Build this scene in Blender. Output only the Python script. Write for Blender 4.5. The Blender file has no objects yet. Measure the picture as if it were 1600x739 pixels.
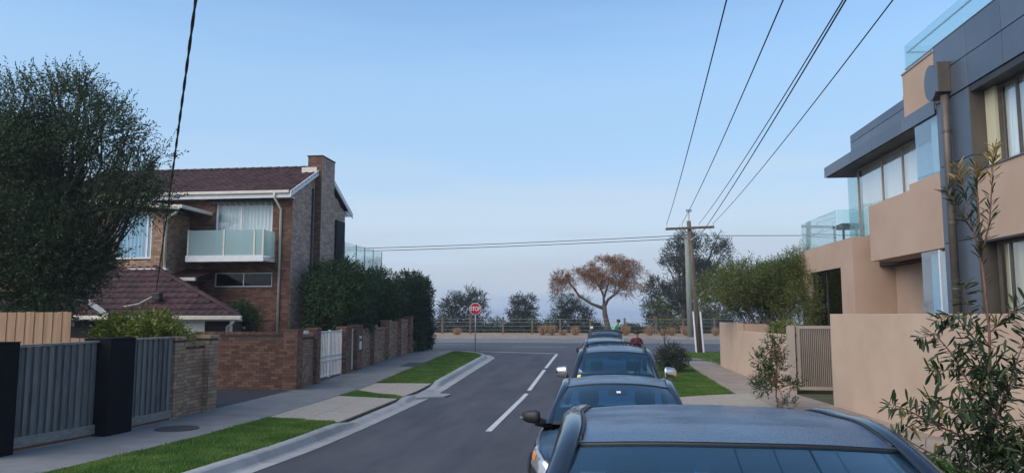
import bpy, bmesh, math, random
import numpy as np
from mathutils import Matrix, Vector
random.seed(7); RNG = np.random.default_rng(7)
SC = bpy.context.scene
COL = SC.collection
R = math.radians
# ------------------------------------------------------------------ camera
CAMF, CAMH = 1160.0, 2.45                      # focal length in pixels of the 1600 px wide photo, eye height
PITCH = math.atan(121.5 / CAMF)
YAW = math.atan(150 / CAMF * math.cos(PITCH))
cd = bpy.data.cameras.new('camera'); cam = bpy.data.objects.new('camera', cd); COL.objects.link(cam)
cd.sensor_fit = 'HORIZONTAL'; cd.sensor_width = 36; cd.lens = CAMF / 1600 * 36
cd.clip_start = 0.05; cd.clip_end = 20000
cam.location = (0, 0, CAMH); cam.rotation_euler = (math.pi / 2 + PITCH, 0, YAW)
SC.camera = cam
# ------------------------------------------------------------------ world, sun, exposure
SUN_EL, SUN_ROT = R(42), R(226)
w = bpy.data.worlds.new('World'); SC.world = w; w.use_nodes = True
nt = w.node_tree; nt.nodes.clear()
out = nt.nodes.new('ShaderNodeOutputWorld'); bg = nt.nodes.new('ShaderNodeBackground')
sky = nt.nodes.new('ShaderNodeTexSky'); sky.sky_type = 'NISHITA'; sky.sun_disc = False
sky.sun_elevation = SUN_EL; sky.sun_rotation = SUN_ROT
sky.altitude = 0; sky.air_density = 1.0; sky.dust_density = 1.0; sky.ozone_density = 1.0
bg.inputs['Strength'].default_value = 0.073
# a low bank of sea mist and thin cloud all round the horizon, over the clear sky
tc = nt.nodes.new('ShaderNodeTexCoord'); sep = nt.nodes.new('ShaderNodeSeparateXYZ')
nt.links.new(tc.outputs['Generated'], sep.inputs[0])
mp = nt.nodes.new('ShaderNodeMapping'); mp.inputs['Scale'].default_value = (1.6, 1.6, 14)
nt.links.new(tc.outputs['Generated'], mp.inputs[0])
nz = nt.nodes.new('ShaderNodeTexNoise'); nz.inputs['Scale'].default_value = 2.2; nz.inputs['Detail'].default_value = 5
nt.links.new(mp.outputs[0], nz.inputs['Vector'])
ma = nt.nodes.new('ShaderNodeMath'); ma.operation = 'MULTIPLY_ADD'
nt.links.new(nz.outputs['Fac'], ma.inputs[0]); ma.inputs[1].default_value = 0.11
nt.links.new(sep.outputs['Z'], ma.inputs[2])
rmp = nt.nodes.new('ShaderNodeValToRGB'); rmp.color_ramp.interpolation = 'EASE'
el = rmp.color_ramp.elements
el[0].position = 0.05; el[0].color = (0.41, 0.52, 0.70, 1)
el[1].position = 0.48; el[1].color = (0.43, 0.65, 0.93, 0.0)
for p_, c_ in ((0.102, (0.55, 0.635, 0.755, 1)), (0.18, (0.59, 0.735, 0.90, .95)), (0.295, (0.43, 0.65, 0.93, .8))):
    e = el.new(p_); e.color = c_
nt.links.new(ma.outputs[0], rmp.inputs[0])
SKY_GAIN = nt.nodes.new('ShaderNodeVectorMath'); SKY_GAIN.operation = 'MULTIPLY'
SKY_GAIN.inputs[1].default_value = (0.90, 1.06, 1.11)
nt.links.new(sky.outputs[0], SKY_GAIN.inputs[0])
MISTV = nt.nodes.new('ShaderNodeVectorMath'); MISTV.operation = 'SCALE'; MISTV.inputs['Scale'].default_value = 4.5
nt.links.new(rmp.outputs['Color'], MISTV.inputs[0])
mix = nt.nodes.new('ShaderNodeMix'); mix.data_type = 'RGBA'
nt.links.new(rmp.outputs['Alpha'], mix.inputs['Factor'])
nt.links.new(SKY_GAIN.outputs[0], mix.inputs['A']); nt.links.new(MISTV.outputs[0], mix.inputs['B'])
nt.links.new(mix.outputs['Result'], bg.inputs['Color']); nt.links.new(bg.outputs[0], out.inputs[0])
sl = bpy.data.lights.new('sun', 'SUN'); sun = bpy.data.objects.new('sun', sl); COL.objects.link(sun)
sl.energy = 0.85; sl.angle = R(70); sl.color = (1.0, 0.84, 0.70)
sd = Vector((math.sin(SUN_ROT) * math.cos(SUN_EL), math.cos(SUN_ROT) * math.cos(SUN_EL), math.sin(SUN_EL)))
sun.rotation_euler = sd.to_track_quat('Z', 'Y').to_euler(); sun.location = sd * 50
SC.view_settings.view_transform = 'Standard'; SC.view_settings.look = 'None'
SC.view_settings.gamma = 1; SC.view_settings.use_curve_mapping = False
SC.view_settings.exposure = 1.55
SC.render.engine = 'CYCLES'
SC.cycles.max_bounces = 6; SC.cycles.transparent_max_bounces = 24
# ------------------------------------------------------------------ pixel helpers (photo pixel -> ray)
Fh = np.array([-math.sin(YAW), math.cos(YAW), 0]); Rt = np.array([math.cos(YAW), math.sin(YAW), 0]); Uz = np.array([0, 0, 1.0])
Fw = Fh * math.cos(PITCH) + Uz * math.sin(PITCH); Up = Uz * math.cos(PITCH) - Fh * math.sin(PITCH)
CP = np.array([0, 0, CAMH])
def ray(x, y): return Fw + Rt * (x - 800) / CAMF - Up * (y - 369.5) / CAMF
def atY(x, y, Y): d = ray(x, y); return CP + d * (Y / d[1])
def atX(x, y, X): d = ray(x, y); return CP + d * (X / d[0])
# ------------------------------------------------------------------ ground heights along the street
_Y = np.array([-30, -20, 0, 3.5, 8.6, 13, 16, 23, 30, 37, 40, 60, 200.0])
_Z = np.array([2.1, 1.62, .62, .46, .2, .04, 0, 0, .27, .5, .56, .56, .56])
_Zr = np.array([2.2, 1.75, .75, .6, .34, .18, .15, .17, .28, .55, .6, .6, .6])
_yy = np.arange(-30, 200, .25)
def _sm(z):
    v = np.interp(_yy, _Y, z); k = np.hanning(13); k /= k.sum()
    return np.convolve(np.pad(v, 6, mode='edge'), k, mode='valid')
_zr, _zR = _sm(_Z), _sm(_Zr)
def zr(Y): return float(np.interp(Y, _yy, _zr))                # road crown
def zl(Y): return zr(Y) + 0.12                                 # left verge
def zR(Y): return float(np.interp(Y, _yy, _zR))                # right verge
# ------------------------------------------------------------------ mesh builder
WM = {}
def wm(o): return WM.get(o.name, Matrix.Identity(4)) if o else Matrix.Identity(4)
class M:
    def __init__(s): s.v = []; s.f = []
    def add(s, vs, fs):
        n = len(s.v); s.v += [tuple(map(float, p)) for p in vs]; s.f += [tuple(i + n for i in q) for q in fs]; return s
    def box(s, x0, x1, y0, y1, z0, z1):
        vs = [(x, y, z) for z in (z0, z1) for y in (y0, y1) for x in (x0, x1)]
        return s.add(vs, [(0, 2, 3, 1), (4, 5, 7, 6), (0, 1, 5, 4), (2, 6, 7, 3), (0, 4, 6, 2), (1, 3, 7, 5)])
    def obox(s, o, a, b, c):          # corner o, edge vectors a b c
        o, a, b, c = (np.array(k, float) for k in (o, a, b, c))
        vs = [o + a * i + b * j + c * k for k in (0, 1) for j in (0, 1) for i in (0, 1)]
        return s.add(vs, [(0, 2, 3, 1), (4, 5, 7, 6), (0, 1, 5, 4), (2, 6, 7, 3), (0, 4, 6, 2), (1, 3, 7, 5)])
    def prism(s, poly, a, b):         # poly: list of 3d points, extrude from +a to +b vectors
        n = len(poly); a, b = np.array(a, float), np.array(b, float)
        vs = [np.array(p) + a for p in poly] + [np.array(p) + b for p in poly]
        return s.add(vs, [tuple(range(n))[::-1], tuple(range(n, 2 * n))] + [(i, (i + 1) % n, n + (i + 1) % n, n + i) for i in range(n)])
    def tube(s, pts, rad, n=8, cap=True):
        pts = [Vector(p) for p in pts]; k = len(pts)
        if not hasattr(rad, '__len__'): rad = [rad] * k
        base = len(s.v); ref = None
        for i, p in enumerate(pts):
            t = (pts[min(i + 1, k - 1)] - pts[max(i - 1, 0)]).normalized()
            if ref is None: ref = t.orthogonal().normalized()
            ref = (ref - t * ref.dot(t)).normalized(); b = t.cross(ref)
            for j in range(n):
                a = 2 * math.pi * j / n
                s.v.append(tuple(p + (ref * math.cos(a) + b * math.sin(a)) * rad[i]))
        for i in range(k - 1):
            for j in range(n):
                s.f.append((base + i * n + j, base + i * n + (j + 1) % n, base + (i + 1) * n + (j + 1) % n, base + (i + 1) * n + j))
        if cap:
            s.f.append(tuple(base + j for j in range(n))[::-1]); s.f.append(tuple(base + (k - 1) * n + j for j in range(n)))
        return s
    def grid(s, fn, nu, nv):
        vs = [fn(i / nu, j / nv) for i in range(nu + 1) for j in range(nv + 1)]
        return s.add(vs, [(i * (nv + 1) + j, (i + 1) * (nv + 1) + j, (i + 1) * (nv + 1) + j + 1, i * (nv + 1) + j + 1) for i in range(nu) for j in range(nv)])
    def ell(s, c, r, nu=10, nv=14):
        return s.grid(lambda u, v: (c[0] + r[0] * math.sin(math.pi * u) * math.cos(2 * math.pi * v), c[1] + r[1] * math.sin(math.pi * u) * math.sin(2 * math.pi * v), c[2] + r[2] * math.cos(math.pi * u)), nu, nv)
    def build(s, name, mat, parent=None, smooth=False, bevel=0, sub=0, weld=False):
        me = bpy.data.meshes.new(name)
        inv = wm(parent).inverted() if parent else None
        v = s.v if inv is None else [tuple(inv @ Vector(p)) for p in s.v]
        me.from_pydata(v, [], s.f)
        if weld:
            bm = bmesh.new(); bm.from_mesh(me); bmesh.ops.remove_doubles(bm, verts=bm.verts, dist=1e-4)
            bmesh.ops.recalc_face_normals(bm, faces=bm.faces); bm.to_mesh(me); bm.free()
        me.update()
        if smooth: me.polygons.foreach_set('use_smooth', [True] * len(me.polygons))
        return link(name, me, mat, parent, bevel, sub)
def link(name, me, mat, parent=None, bevel=0, sub=0):
    o = bpy.data.objects.new(name, me); COL.objects.link(o)
    if mat and not me.materials: me.materials.append(MAT[mat] if isinstance(mat, str) else mat)
    if parent: o.parent = parent; WM[o.name] = wm(parent)
    if bevel:
        m = o.modifiers.new('bevel', 'BEVEL'); m.width = bevel; m.segments = 2; m.limit_method = 'ANGLE'; m.angle_limit = R(40)
    if sub: m = o.modifiers.new('sub', 'SUBSURF'); m.levels = sub; m.render_levels = sub
    return o
def tag(o, label=None, cat=None, group=None, kind=None):
    for k, v in (('label', label), ('category', cat), ('group', group), ('kind', kind)):
        if v: o[k] = v
    return o
def thing(name, loc, label, cat, group=None, rot=(0, 0, 0)):
    o = bpy.data.objects.new(name, None); COL.objects.link(o); o.empty_display_size = .2
    o.location = loc; o.rotation_euler = rot
    from mathutils import Euler
    WM[o.name] = Matrix.Translation(Vector(loc)) @ Euler(rot).to_matrix().to_4x4()
    return tag(o, label, cat, group)
def struct(o): o['kind'] = 'structure'; return o
def np_mesh(name, V, F):              # V (n,3), F (m,k) arrays
    me = bpy.data.meshes.new(name); k = F.shape[1]
    me.vertices.add(len(V)); me.vertices.foreach_set('co', V.astype(np.float32).ravel())
    me.loops.add(F.size); me.loops.foreach_set('vertex_index', F.astype(np.int32).ravel())
    me.polygons.add(len(F)); me.polygons.foreach_set('loop_start', np.arange(0, F.size, k, dtype=np.int32))
    me.polygons.foreach_set('loop_total', np.full(len(F), k, dtype=np.int32))
    me.update(calc_edges=True); return me
# ------------------------------------------------------------------ materials
MAT = {}
def nodes(name):
    m = bpy.data.materials.new(name); m.use_nodes = True; MAT[name] = m
    return m, m.node_tree, m.node_tree.nodes['Principled BSDF']
def pm(name, c1, c2=None, scale=4.0, rough=.7, bump=0.0, bscale=60.0, piece=0.0, metal=0.0, coat=0.0, spec=.5, streak=None, c3=None, trans=0.0, detail=6.0, rough_var=0.0):
    m, t, b = nodes(name); L = t.links; N = t.nodes.new
    c2 = c2 or tuple(k * .8 for k in c1)
    geo = N('ShaderNodeNewGeometry')
    vec = geo.outputs['Position']
    if streak:
        mpn = N('ShaderNodeMapping'); mpn.inputs['Scale'].default_value = streak; L.new(vec, mpn.inputs[0]); vec = mpn.outputs[0]
    nz = N('ShaderNodeTexNoise'); nz.inputs['Scale'].default_value = scale; nz.inputs['Detail'].default_value = detail; nz.inputs['Roughness'].default_value = .65
    L.new(vec, nz.inputs['Vector'])
    mr = N('ShaderNodeMapRange'); mr.inputs[1].default_value = .3; mr.inputs[2].default_value = .7; L.new(nz.outputs['Fac'], mr.inputs[0])
    fac = mr.outputs[0]
    if piece:
        oi = N('ShaderNodeObjectInfo'); ad = N('ShaderNodeMath'); ad.operation = 'ADD'
        L.new(geo.outputs['Random Per Island'], ad.inputs[0]); L.new(oi.outputs['Random'], ad.inputs[1])
        fr = N('ShaderNodeMath'); fr.operation = 'FRACT'; L.new(ad.outputs[0], fr.inputs[0])
        mx = N('ShaderNodeMix'); mx.inputs['Factor'].default_value = piece
        L.new(fac, mx.inputs['A']); L.new(fr.outputs[0], mx.inputs['B']); fac = mx.outputs['Result']
    rp = N('ShaderNodeValToRGB'); rp.color_ramp.elements[0].color = (*c1, 1); rp.color_ramp.elements[1].color = (*c2, 1)
    rp.color_ramp.elements[0].position = .12; rp.color_ramp.elements[1].position = .88
    if c3: e = rp.color_ramp.elements.new(.5); e.color = (*c3, 1)
    L.new(fac, rp.inputs[0]); L.new(rp.outputs[0], b.inputs['Base Color'])
    b.inputs['Roughness'].default_value = rough; b.inputs['Metallic'].default_value = metal
    b.inputs['Coat Weight'].default_value = coat; b.inputs['Specular IOR Level'].default_value = spec
    if rough_var:
        m2 = N('ShaderNodeMapRange'); m2.inputs[3].default_value = rough - rough_var; m2.inputs[4].default_value = rough + rough_var
        L.new(nz.outputs['Fac'], m2.inputs[0]); L.new(m2.outputs[0], b.inputs['Roughness'])
    if bump:
        n2 = N('ShaderNodeTexNoise'); n2.inputs['Scale'].default_value = bscale; n2.inputs['Detail'].default_value = 4
        L.new(vec, n2.inputs['Vector']); bp = N('ShaderNodeBump'); bp.inputs['Strength'].default_value = bump; bp.inputs['Distance'].default_value = .01
        L.new(n2.outputs['Fac'], bp.inputs['Height']); L.new(bp.outputs[0], b.inputs['Normal'])
    if trans:
        tr = N('ShaderNodeBsdfTranslucent'); ms = N('ShaderNodeMixShader'); ms.inputs[0].default_value = trans
        L.new(rp.outputs[0], tr.inputs[0]); L.new(b.outputs[0], ms.inputs[1]); L.new(tr.outputs[0], ms.inputs[2])
        L.new(ms.outputs[0], t.nodes['Material Output'].inputs[0])
    return m
def glass(name, tint, refl=1.0, rough=.02, diffuse=0.0, dcol=(.6, .75, .75)):
    m, t, b = nodes(name); L = t.links; N = t.nodes.new
    tr = N('ShaderNodeBsdfTransparent'); tr.inputs[0].default_value = (*tint, 1)
    gl = N('ShaderNodeBsdfGlossy'); gl.inputs['Roughness'].default_value = rough
    fr = N('ShaderNodeFresnel'); gg = N('ShaderNodeNewGeometry'); io = N('ShaderNodeMix'); io.inputs['A'].default_value = 1.5; io.inputs['B'].default_value = 1 / 1.5
    L.new(gg.outputs['Backfacing'], io.inputs['Factor']); L.new(io.outputs['Result'], fr.inputs[0])      # thin pane: same from both sides
    mu = N('ShaderNodeMath'); mu.operation = 'MULTIPLY'; mu.use_clamp = True; mu.inputs[1].default_value = refl; L.new(fr.outputs[0], mu.inputs[0])
    src = tr.outputs[0]
    if diffuse:
        df = N('ShaderNodeBsdfTranslucent'); df.inputs[0].default_value = (*dcol, 1)
        d2 = N('ShaderNodeBsdfDiffuse'); d2.inputs[0].default_value = (*dcol, 1)
        a = N('ShaderNodeMixShader'); a.inputs[0].default_value = .5; L.new(df.outputs[0], a.inputs[1]); L.new(d2.outputs[0], a.inputs[2])
        m1 = N('ShaderNodeMixShader'); m1.inputs[0].default_value = diffuse; L.new(src, m1.inputs[1]); L.new(a.outputs[0], m1.inputs[2]); src = m1.outputs[0]
    ms = N('ShaderNodeMixShader'); L.new(mu.outputs[0], ms.inputs[0]); L.new(src, ms.inputs[1]); L.new(gl.outputs[0], ms.inputs[2])
    L.new(ms.outputs[0], t.nodes['Material Output'].inputs[0]); return m
pm('asphalt', (.036, .036, .046), (.076, .074, .085), .9, .8, .6, 110, rough_var=.1, streak=(1.6, .35, 1), detail=9)
pm('asphalt_main', (.050, .051, .06), (.068, .068, .076), .3, .8, .3, 60)
pm('asphalt_pale', (.13, .125, .12), (.17, .16, .15), .4, .85, .2, 60)
pm('driveway_dark', (.022, .024, .034), (.034, .036, .046), 2, .75, .4, 80)
pm('paint_white', (.62, .62, .62), (.42, .42, .43), 6, .7, .1)
pm('concrete', (.125, .13, .135), (.20, .20, .20), 1.6, .85, .25, 70, piece=.35)
pm('concrete_brown', (.20, .165, .135), (.30, .25, .21), 1.4, .85, .25, 70, piece=.3)
pm('aggregate', (.27, .235, .195), (.37, .33, .28), 9, .85, .6, 120, piece=.15)
pm('kerb', (.22, .22, .22), (.37, .37, .365), 2.2, .8, .2, 50, piece=.5)
pm('soil', (.045, .06, .02), (.08, .075, .04), 2, .95, .4, 40)
pm('foreshore', (.20, .14, .09), (.32, .24, .17), .5, .95, .3, 10)
pm('turf', (.035, .10, .012), (.22, .29, .07), 1.3, .85, 0, piece=.5, c3=(.08, .18, .025), trans=.3)
pm('iron', (.03, .03, .033), (.05, .05, .05), 8, .6, .3, 60)
pm('mortar', (.05, .042, .037), (.085, .072, .062), 5, .95, .2, 80)
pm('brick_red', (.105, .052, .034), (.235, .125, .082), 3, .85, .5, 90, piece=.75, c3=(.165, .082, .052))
pm('brick_house', (.31, .215, .17), (.56, .41, .325), 3, .85, .5, 90, piece=.65, c3=(.43, .305, .24))  # lighter copy of the house brick: stronger light on street-facing sides put into colour
pm('brick_fence', (.20, .115, .075), (.38, .225, .15), 3, .85, .5, 90, piece=.75, c3=(.28, .165, .11))
pm('brick_tan', (.24, .15, .095), (.47, .31, .21), 3, .85, .5, 90, piece=.65, c3=(.35, .225, .145))
pm('tile', (.026, .011, .015), (.07, .03, .035), 3, .7, .3, 40, piece=.6, c3=(.044, .018, .023), spec=.3)
pm('timber_grey', (.08, .082, .086), (.24, .238, .236), 5, .9, .5, 40, piece=.45, streak=(6, 6, .5), c3=(.17, .168, .165))
pm('timber_rail', (.20, .19, .175), (.33, .31, .28), 5, .9, .4, 40, streak=(1, 1, 6))
pm('timber_raw', (.26, .15, .085), (.42, .27, .17), 5, .85, .4, 40, piece=.4, streak=(6, 6, .5))
pm('black_paint', (.004, .0055, .009), (.007, .009, .013), 3, .9, .1, spec=.15)
pm('cream', (.62, .56, .47), (.74, .68, .58), 4, .55)
pm('white_trim', (.70, .70, .69), (.80, .80, .79), 4, .5)
pm('white_gate', (.62, .62, .61), (.74, .74, .72), 5, .45)
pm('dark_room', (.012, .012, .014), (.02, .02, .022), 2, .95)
pm('curtain', (.80, .83, .82), (.88, .90, .89), 3, .9, streak=(9, 9, .4))
pm('curtain_warm', (.50, .46, .30), (.62, .58, .40), 3, .9, streak=(9, 9, .4))
pm('curtain_blue', (.55, .70, .80), (.66, .80, .88), 3, .9, streak=(9, 9, .4))
pm('render_tan', (.43, .30, .22), (.49, .345, .258), .7, .9, .12, 160, detail=8)
pm('render_wall', (.455, .333, .243), (.535, .395, .295), .8, .9, .12, 160, detail=8)
pm('zinc', (.10, .125, .16), (.17, .195, .235), .9, .38, 0, metal=.55, piece=.45, rough_var=.12)
pm('zinc_dark', (.035, .038, .042), (.06, .062, .066), .9, .55, 0, metal=.3)
pm('bronze', (.09, .075, .062), (.13, .11, .09), 2, .5, metal=.3)
pm('alu_tan', (.28, .22, .17), (.34, .27, .21), 3, .5, metal=.2)
pm('slat_paint', (.36, .30, .25), (.43, .36, .30), 3, .55)
pm('bark', (.055, .042, .034), (.11, .088, .072), 5, .95, .8, 25, streak=(3, 3, .7))
pm('bark_dark', (.022, .018, .015), (.045, .037, .03), 5, .95, .8, 25)
pm('bark_grey', (.10, .095, .09), (.17, .165, .155), 5, .95, .6, 25)
pm('stem_red', (.16, .07, .045), (.22, .11, .07), 9, .8)
pm('pole_wood', (.085, .062, .045), (.175, .132, .10), 4, .95, .6, 30, streak=(5, 5, .35))
pm('pole_green', (.16, .18, .15), (.24, .26, .22), 4, .9, .3, 30, streak=(5, 5, .35))
pm('wire', (.015, .015, .018), (.02, .02, .022), 5, .6)
pm('galv', (.38, .39, .40), (.46, .47, .48), 8, .45, metal=.6)
pm('sign_red', (.48, .012, .022), (.54, .018, .03), 5, .4)
pm('sign_white', (.75, .75, .75), (.8, .8, .8), 5, .4)
def leafm(n, a, b, c, tr=.25, rough=.55): pm(n, a, b, .6, rough, 0, piece=.7, c3=c, trans=tr, spec=.35)
leafm('leaf_tree', (.014, .030, .015), (.095, .135, .055), (.032, .060, .026), .3)
leafm('leaf_hedge', (.013, .036, .012), (.07, .125, .036), (.03, .068, .02), .3)
leafm('leaf_hedge_dark', (.010, .030, .013), (.04, .085, .032), (.02, .05, .02))
leafm('leaf_bright', (.07, .10, .014), (.30, .31, .05), (.15, .19, .028))
leafm('leaf_olive', (.045, .07, .018), (.22, .235, .065), (.115, .145, .038), .35)
leafm('leaf_coast', (.032, .044, .034), (.085, .10, .075), (.052, .066, .05))
leafm('leaf_green', (.018, .045, .014), (.05, .10, .03), (.03, .068, .02))
leafm('leaf_brown', (.12, .065, .03), (.40, .21, .11), (.25, .125, .06), .15)
leafm('leaf_straw', (.25, .15, .075), (.45, .31, .18), (.34, .22, .12), .2)
leafm('leaf_near', (.022, .04, .018), (.06, .085, .03), (.036, .058, .022), .15, .4)
leafm('leaf_tip', (.20, .14, .035), (.42, .30, .09), (.30, .20, .055), .25)
leafm('petal', (.7, .7, .66), (.8, .8, .76), (.75, .75, .7))
glass('glass_window', (.95, .99, .99), 3.4)
glass('glass_blue', (.78, .90, .95), 2.6)
glass('glass_aqua', (.88, .975, .975), 1.6, diffuse=.06, dcol=(.6, .88, .9))
glass('glass_frost', (.72, .85, .85), 1.0, .15, diffuse=.55, dcol=(.62, .76, .75))
glass('glass_dark', (.25, .30, .32), 1.4)
glass('glass_car', (.34, .56, .72), 1.7, .04, diffuse=.22, dcol=(.05, .20, .34))  # blue diffuse part: condensation, with the sky's reflection put into the colour
glass('glass_shade', (.10, .17, .26), 1.0)
glass('lamp_lens', (.9, .92, .95), 1.2, .05, diffuse=.25, dcol=(.75, .75, .75))
pm('chrome', (.75, .72, .70), (.8, .78, .76), 4, .08, metal=1)
pm('black_plastic', (.012, .012, .013), (.02, .02, .021), 6, .5)
pm('rubber', (.018, .018, .018), (.025, .025, .025), 6, .9)
pm('alloy', (.45, .45, .47), (.55, .55, .56), 6, .3, metal=.8)
pm('seat_cloth', (.03, .03, .034), (.05, .05, .055), 6, .9)
pm('orange_lens', (.6, .20, .04), (.7, .25, .05), 6, .3)
pm('yellow_paper', (.7, .6, .15), (.75, .65, .2), 6, .6)
pm('pink_paper', (.65, .06, .25), (.7, .1, .3), 6, .6)
def car_paint(name, col, dew):
    m, t, b = nodes(name); L = t.links; N = t.nodes.new
    b.inputs['Base Color'].default_value = (*col, 1); b.inputs['Metallic'].default_value = .35
    b.inputs['Coat Weight'].default_value = .9; b.inputs['Coat Roughness'].default_value = .06; b.inputs['Roughness'].default_value = .35
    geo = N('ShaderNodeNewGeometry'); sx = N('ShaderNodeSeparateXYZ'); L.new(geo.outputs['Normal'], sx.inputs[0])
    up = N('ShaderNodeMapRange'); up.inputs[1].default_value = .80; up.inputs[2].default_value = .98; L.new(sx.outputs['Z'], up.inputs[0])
    nz = N('ShaderNodeTexNoise'); nz.inputs['Scale'].default_value = 70; nz.inputs['Detail'].default_value = 6
    n2 = N('ShaderNodeTexVoronoi'); n2.inputs['Scale'].default_value = 150
    n3 = N('ShaderNodeTexNoise'); n3.inputs['Scale'].default_value = 2.5; n3.inputs['Detail'].default_value = 4
    for q in (nz, n2, n3): L.new(geo.outputs['Position'], q.inputs['Vector'])
    ad = N('ShaderNodeMath'); ad.operation = 'SUBTRACT'; L.new(nz.outputs['Fac'], ad.inputs[0]); L.new(n2.outputs['Distance'], ad.inputs[1])
    bp = N('ShaderNodeBump'); bp.inputs['Distance'].default_value = .009
    st = N('ShaderNodeMath'); st.operation = 'MULTIPLY'; st.inputs[1].default_value = dew; L.new(up.outputs[0], st.inputs[0])
    L.new(st.outputs[0], bp.inputs['Strength']); L.new(ad.outputs[0], bp.inputs['Height'])
    L.new(bp.outputs[0], b.inputs['Normal']); L.new(bp.outputs[0], b.inputs['Coat Normal'])
    cr = N('ShaderNodeMapRange'); cr.inputs[1].default_value = .35; cr.inputs[2].default_value = .65; cr.inputs[3].default_value = .08; cr.inputs[4].default_value = .08 + .25 * dew
    L.new(n3.outputs['Fac'], cr.inputs[0]); L.new(cr.outputs[0], b.inputs['Coat Roughness'])
    # dew film of tiny drops, with the sky's blue reflection put into its colour
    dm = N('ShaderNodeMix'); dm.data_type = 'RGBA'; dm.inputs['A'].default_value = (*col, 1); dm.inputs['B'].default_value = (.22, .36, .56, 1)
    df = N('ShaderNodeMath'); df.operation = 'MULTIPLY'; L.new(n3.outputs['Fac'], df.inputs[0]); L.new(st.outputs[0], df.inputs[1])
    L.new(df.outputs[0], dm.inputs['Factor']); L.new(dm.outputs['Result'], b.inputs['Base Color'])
pm('pillar_black', (.008, .012, .02), (.012, .017, .027), 6, .25, coat=.6)
car_paint('paint_navy', (.010, .024, .055), .55)
car_paint('paint_black', (.007, .013, .025), .42)
car_paint('paint_blue', (.006, .012, .024), .35)
car_paint('paint_char', (.012, .013, .016), .06)
# ------------------------------------------------------------------ terrain, sea
def sheet(name, Ys, xl, xr, zf, off, mat, nx=1, parent=None):
    m = M(); n = len(Ys)
    for Y in Ys:
        a, b = xl(Y), xr(Y)
        for i in range(nx + 1): m.v.append((a + (b - a) * i / nx, Y, zf(Y) + off))
    for j in range(n - 1):
        for i in range(nx): m.f.append((j * (nx + 1) + i, j * (nx + 1) + i + 1, (j + 1) * (nx + 1) + i + 1, (j + 1) * (nx + 1) + i))
    return m.build(name, mat, parent)
def lin(*pts):
    ys, xs = [p[0] for p in pts], [p[1] for p in pts]
    return lambda Y: float(np.interp(Y, ys, xs))
def rng(a, b, s=.5): return list(np.linspace(a, b, max(2, int(abs(b - a) / s) + 1)))
_tz = lambda Y: zr(Y) if Y < 78 else float(np.interp(Y, [78, 84, 100, 130], [.5, 0, -9, -14]))
struct(sheet('terrain', rng(-28, 60, 1) + [70, 78, 81, 84, 90, 100, 130], lambda Y: -900, lambda Y: 900, _tz, -.07, 'soil', 6))
m, t_, b = nodes('sea'); b.inputs['Base Color'].default_value = (.03, .06, .09, 1); b.inputs['Roughness'].default_value = .12
N = t_.nodes.new; g = N('ShaderNodeNewGeometry'); q = N('ShaderNodeTexNoise'); q.inputs['Scale'].default_value = .35; q.inputs['Detail'].default_value = 6
bp = N('ShaderNodeBump'); bp.inputs['Strength'].default_value = .6; bp.inputs['Distance'].default_value = .4
t_.links.new(g.outputs['Position'], q.inputs['Vector']); t_.links.new(q.outputs['Fac'], bp.inputs['Height']); t_.links.new(bp.outputs[0], b.inputs['Normal'])
struct(M().add([(-9000, 92, -9), (9000, 92, -9), (9000, 16000, -9), (-9000, 16000, -9)], [(0, 1, 2, 3)]).build('sea', 'sea'))
# ------------------------------------------------------------------ road
KX = -5.25                                                          # left edge of asphalt
def arc_x(Y): return KX if Y < 34 else KX - (4 - math.sqrt(max(0, 16 - (Y - 34) ** 2)))
road = struct(sheet('road', rng(-25, 37.95, .4), arc_x, lambda Y: 1.62 if Y < 33.5 else 1.62 + (4.3 - math.sqrt(max(0, 18.5 - (Y - 33.5) ** 2))), zr, 0, 'asphalt', 4))
main = struct(sheet('main_road', [37.95, 40, 44, 50.5], lambda Y: -300, lambda Y: 300, zr, .002, 'asphalt_main', 2))
struct(sheet('bike_lane', [50.5, 58], lambda Y: -300, lambda Y: 300, zr, .002, 'asphalt_pale', 2))
def marking(x0, y0, x1, y1, w, par, z=.006):
    d = Vector((x1 - x0, y1 - y0, 0)); n = d.normalized(); p = Vector((-n.y, n.x, 0)) * w / 2; k = max(1, int(d.length / 1.0)); m = M()
    for i in range(k + 1):
        c = Vector((x0, y0, 0)) + d * i / k
        for s in (-1, 1): m.v.append((c.x + s * p.x, c.y + s * p.y, zr(c.y) + z))
    m.f = [(2 * i, 2 * i + 2, 2 * i + 3, 2 * i + 1) for i in range(k)]
    return m.build('painted_line', 'paint_white', par)
for a, b_ in ((15.75, 23.2), (23.9, 29.8), (30.4, 36.9)): marking(-2.53, a, -2.53, b_, .13, road)
marking(-2.46, 37.15, -6.6, 38.4, .24, road, .012)
for x0, y0, x1, y1 in ((-1.6, 38.9, .2, 38.8), (-5.5, 43.4, -2.4, 43.2), (-1.2, 43.1, 2.5, 42.9), (6, 42.7, 14, 42.4)): marking(x0, y0, x1, y1, .15, main)
marking(-60, 50.6, 60, 49.6, .16, main)
marking(-60, 47.4, -9, 47.0, .14, main)
# far kerb, shoulder and foreshore
fk = struct(M().obox((-300, 58, .5), (600, 0, 0), (0, .35, 0), (0, 0, .17)).build('far_kerb', 'kerb'))
struct(sheet('foreshore', [58.35, 62, 70, 78.2], lambda Y: -300, lambda Y: 300, zr, .10, 'foreshore', 60))
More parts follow.
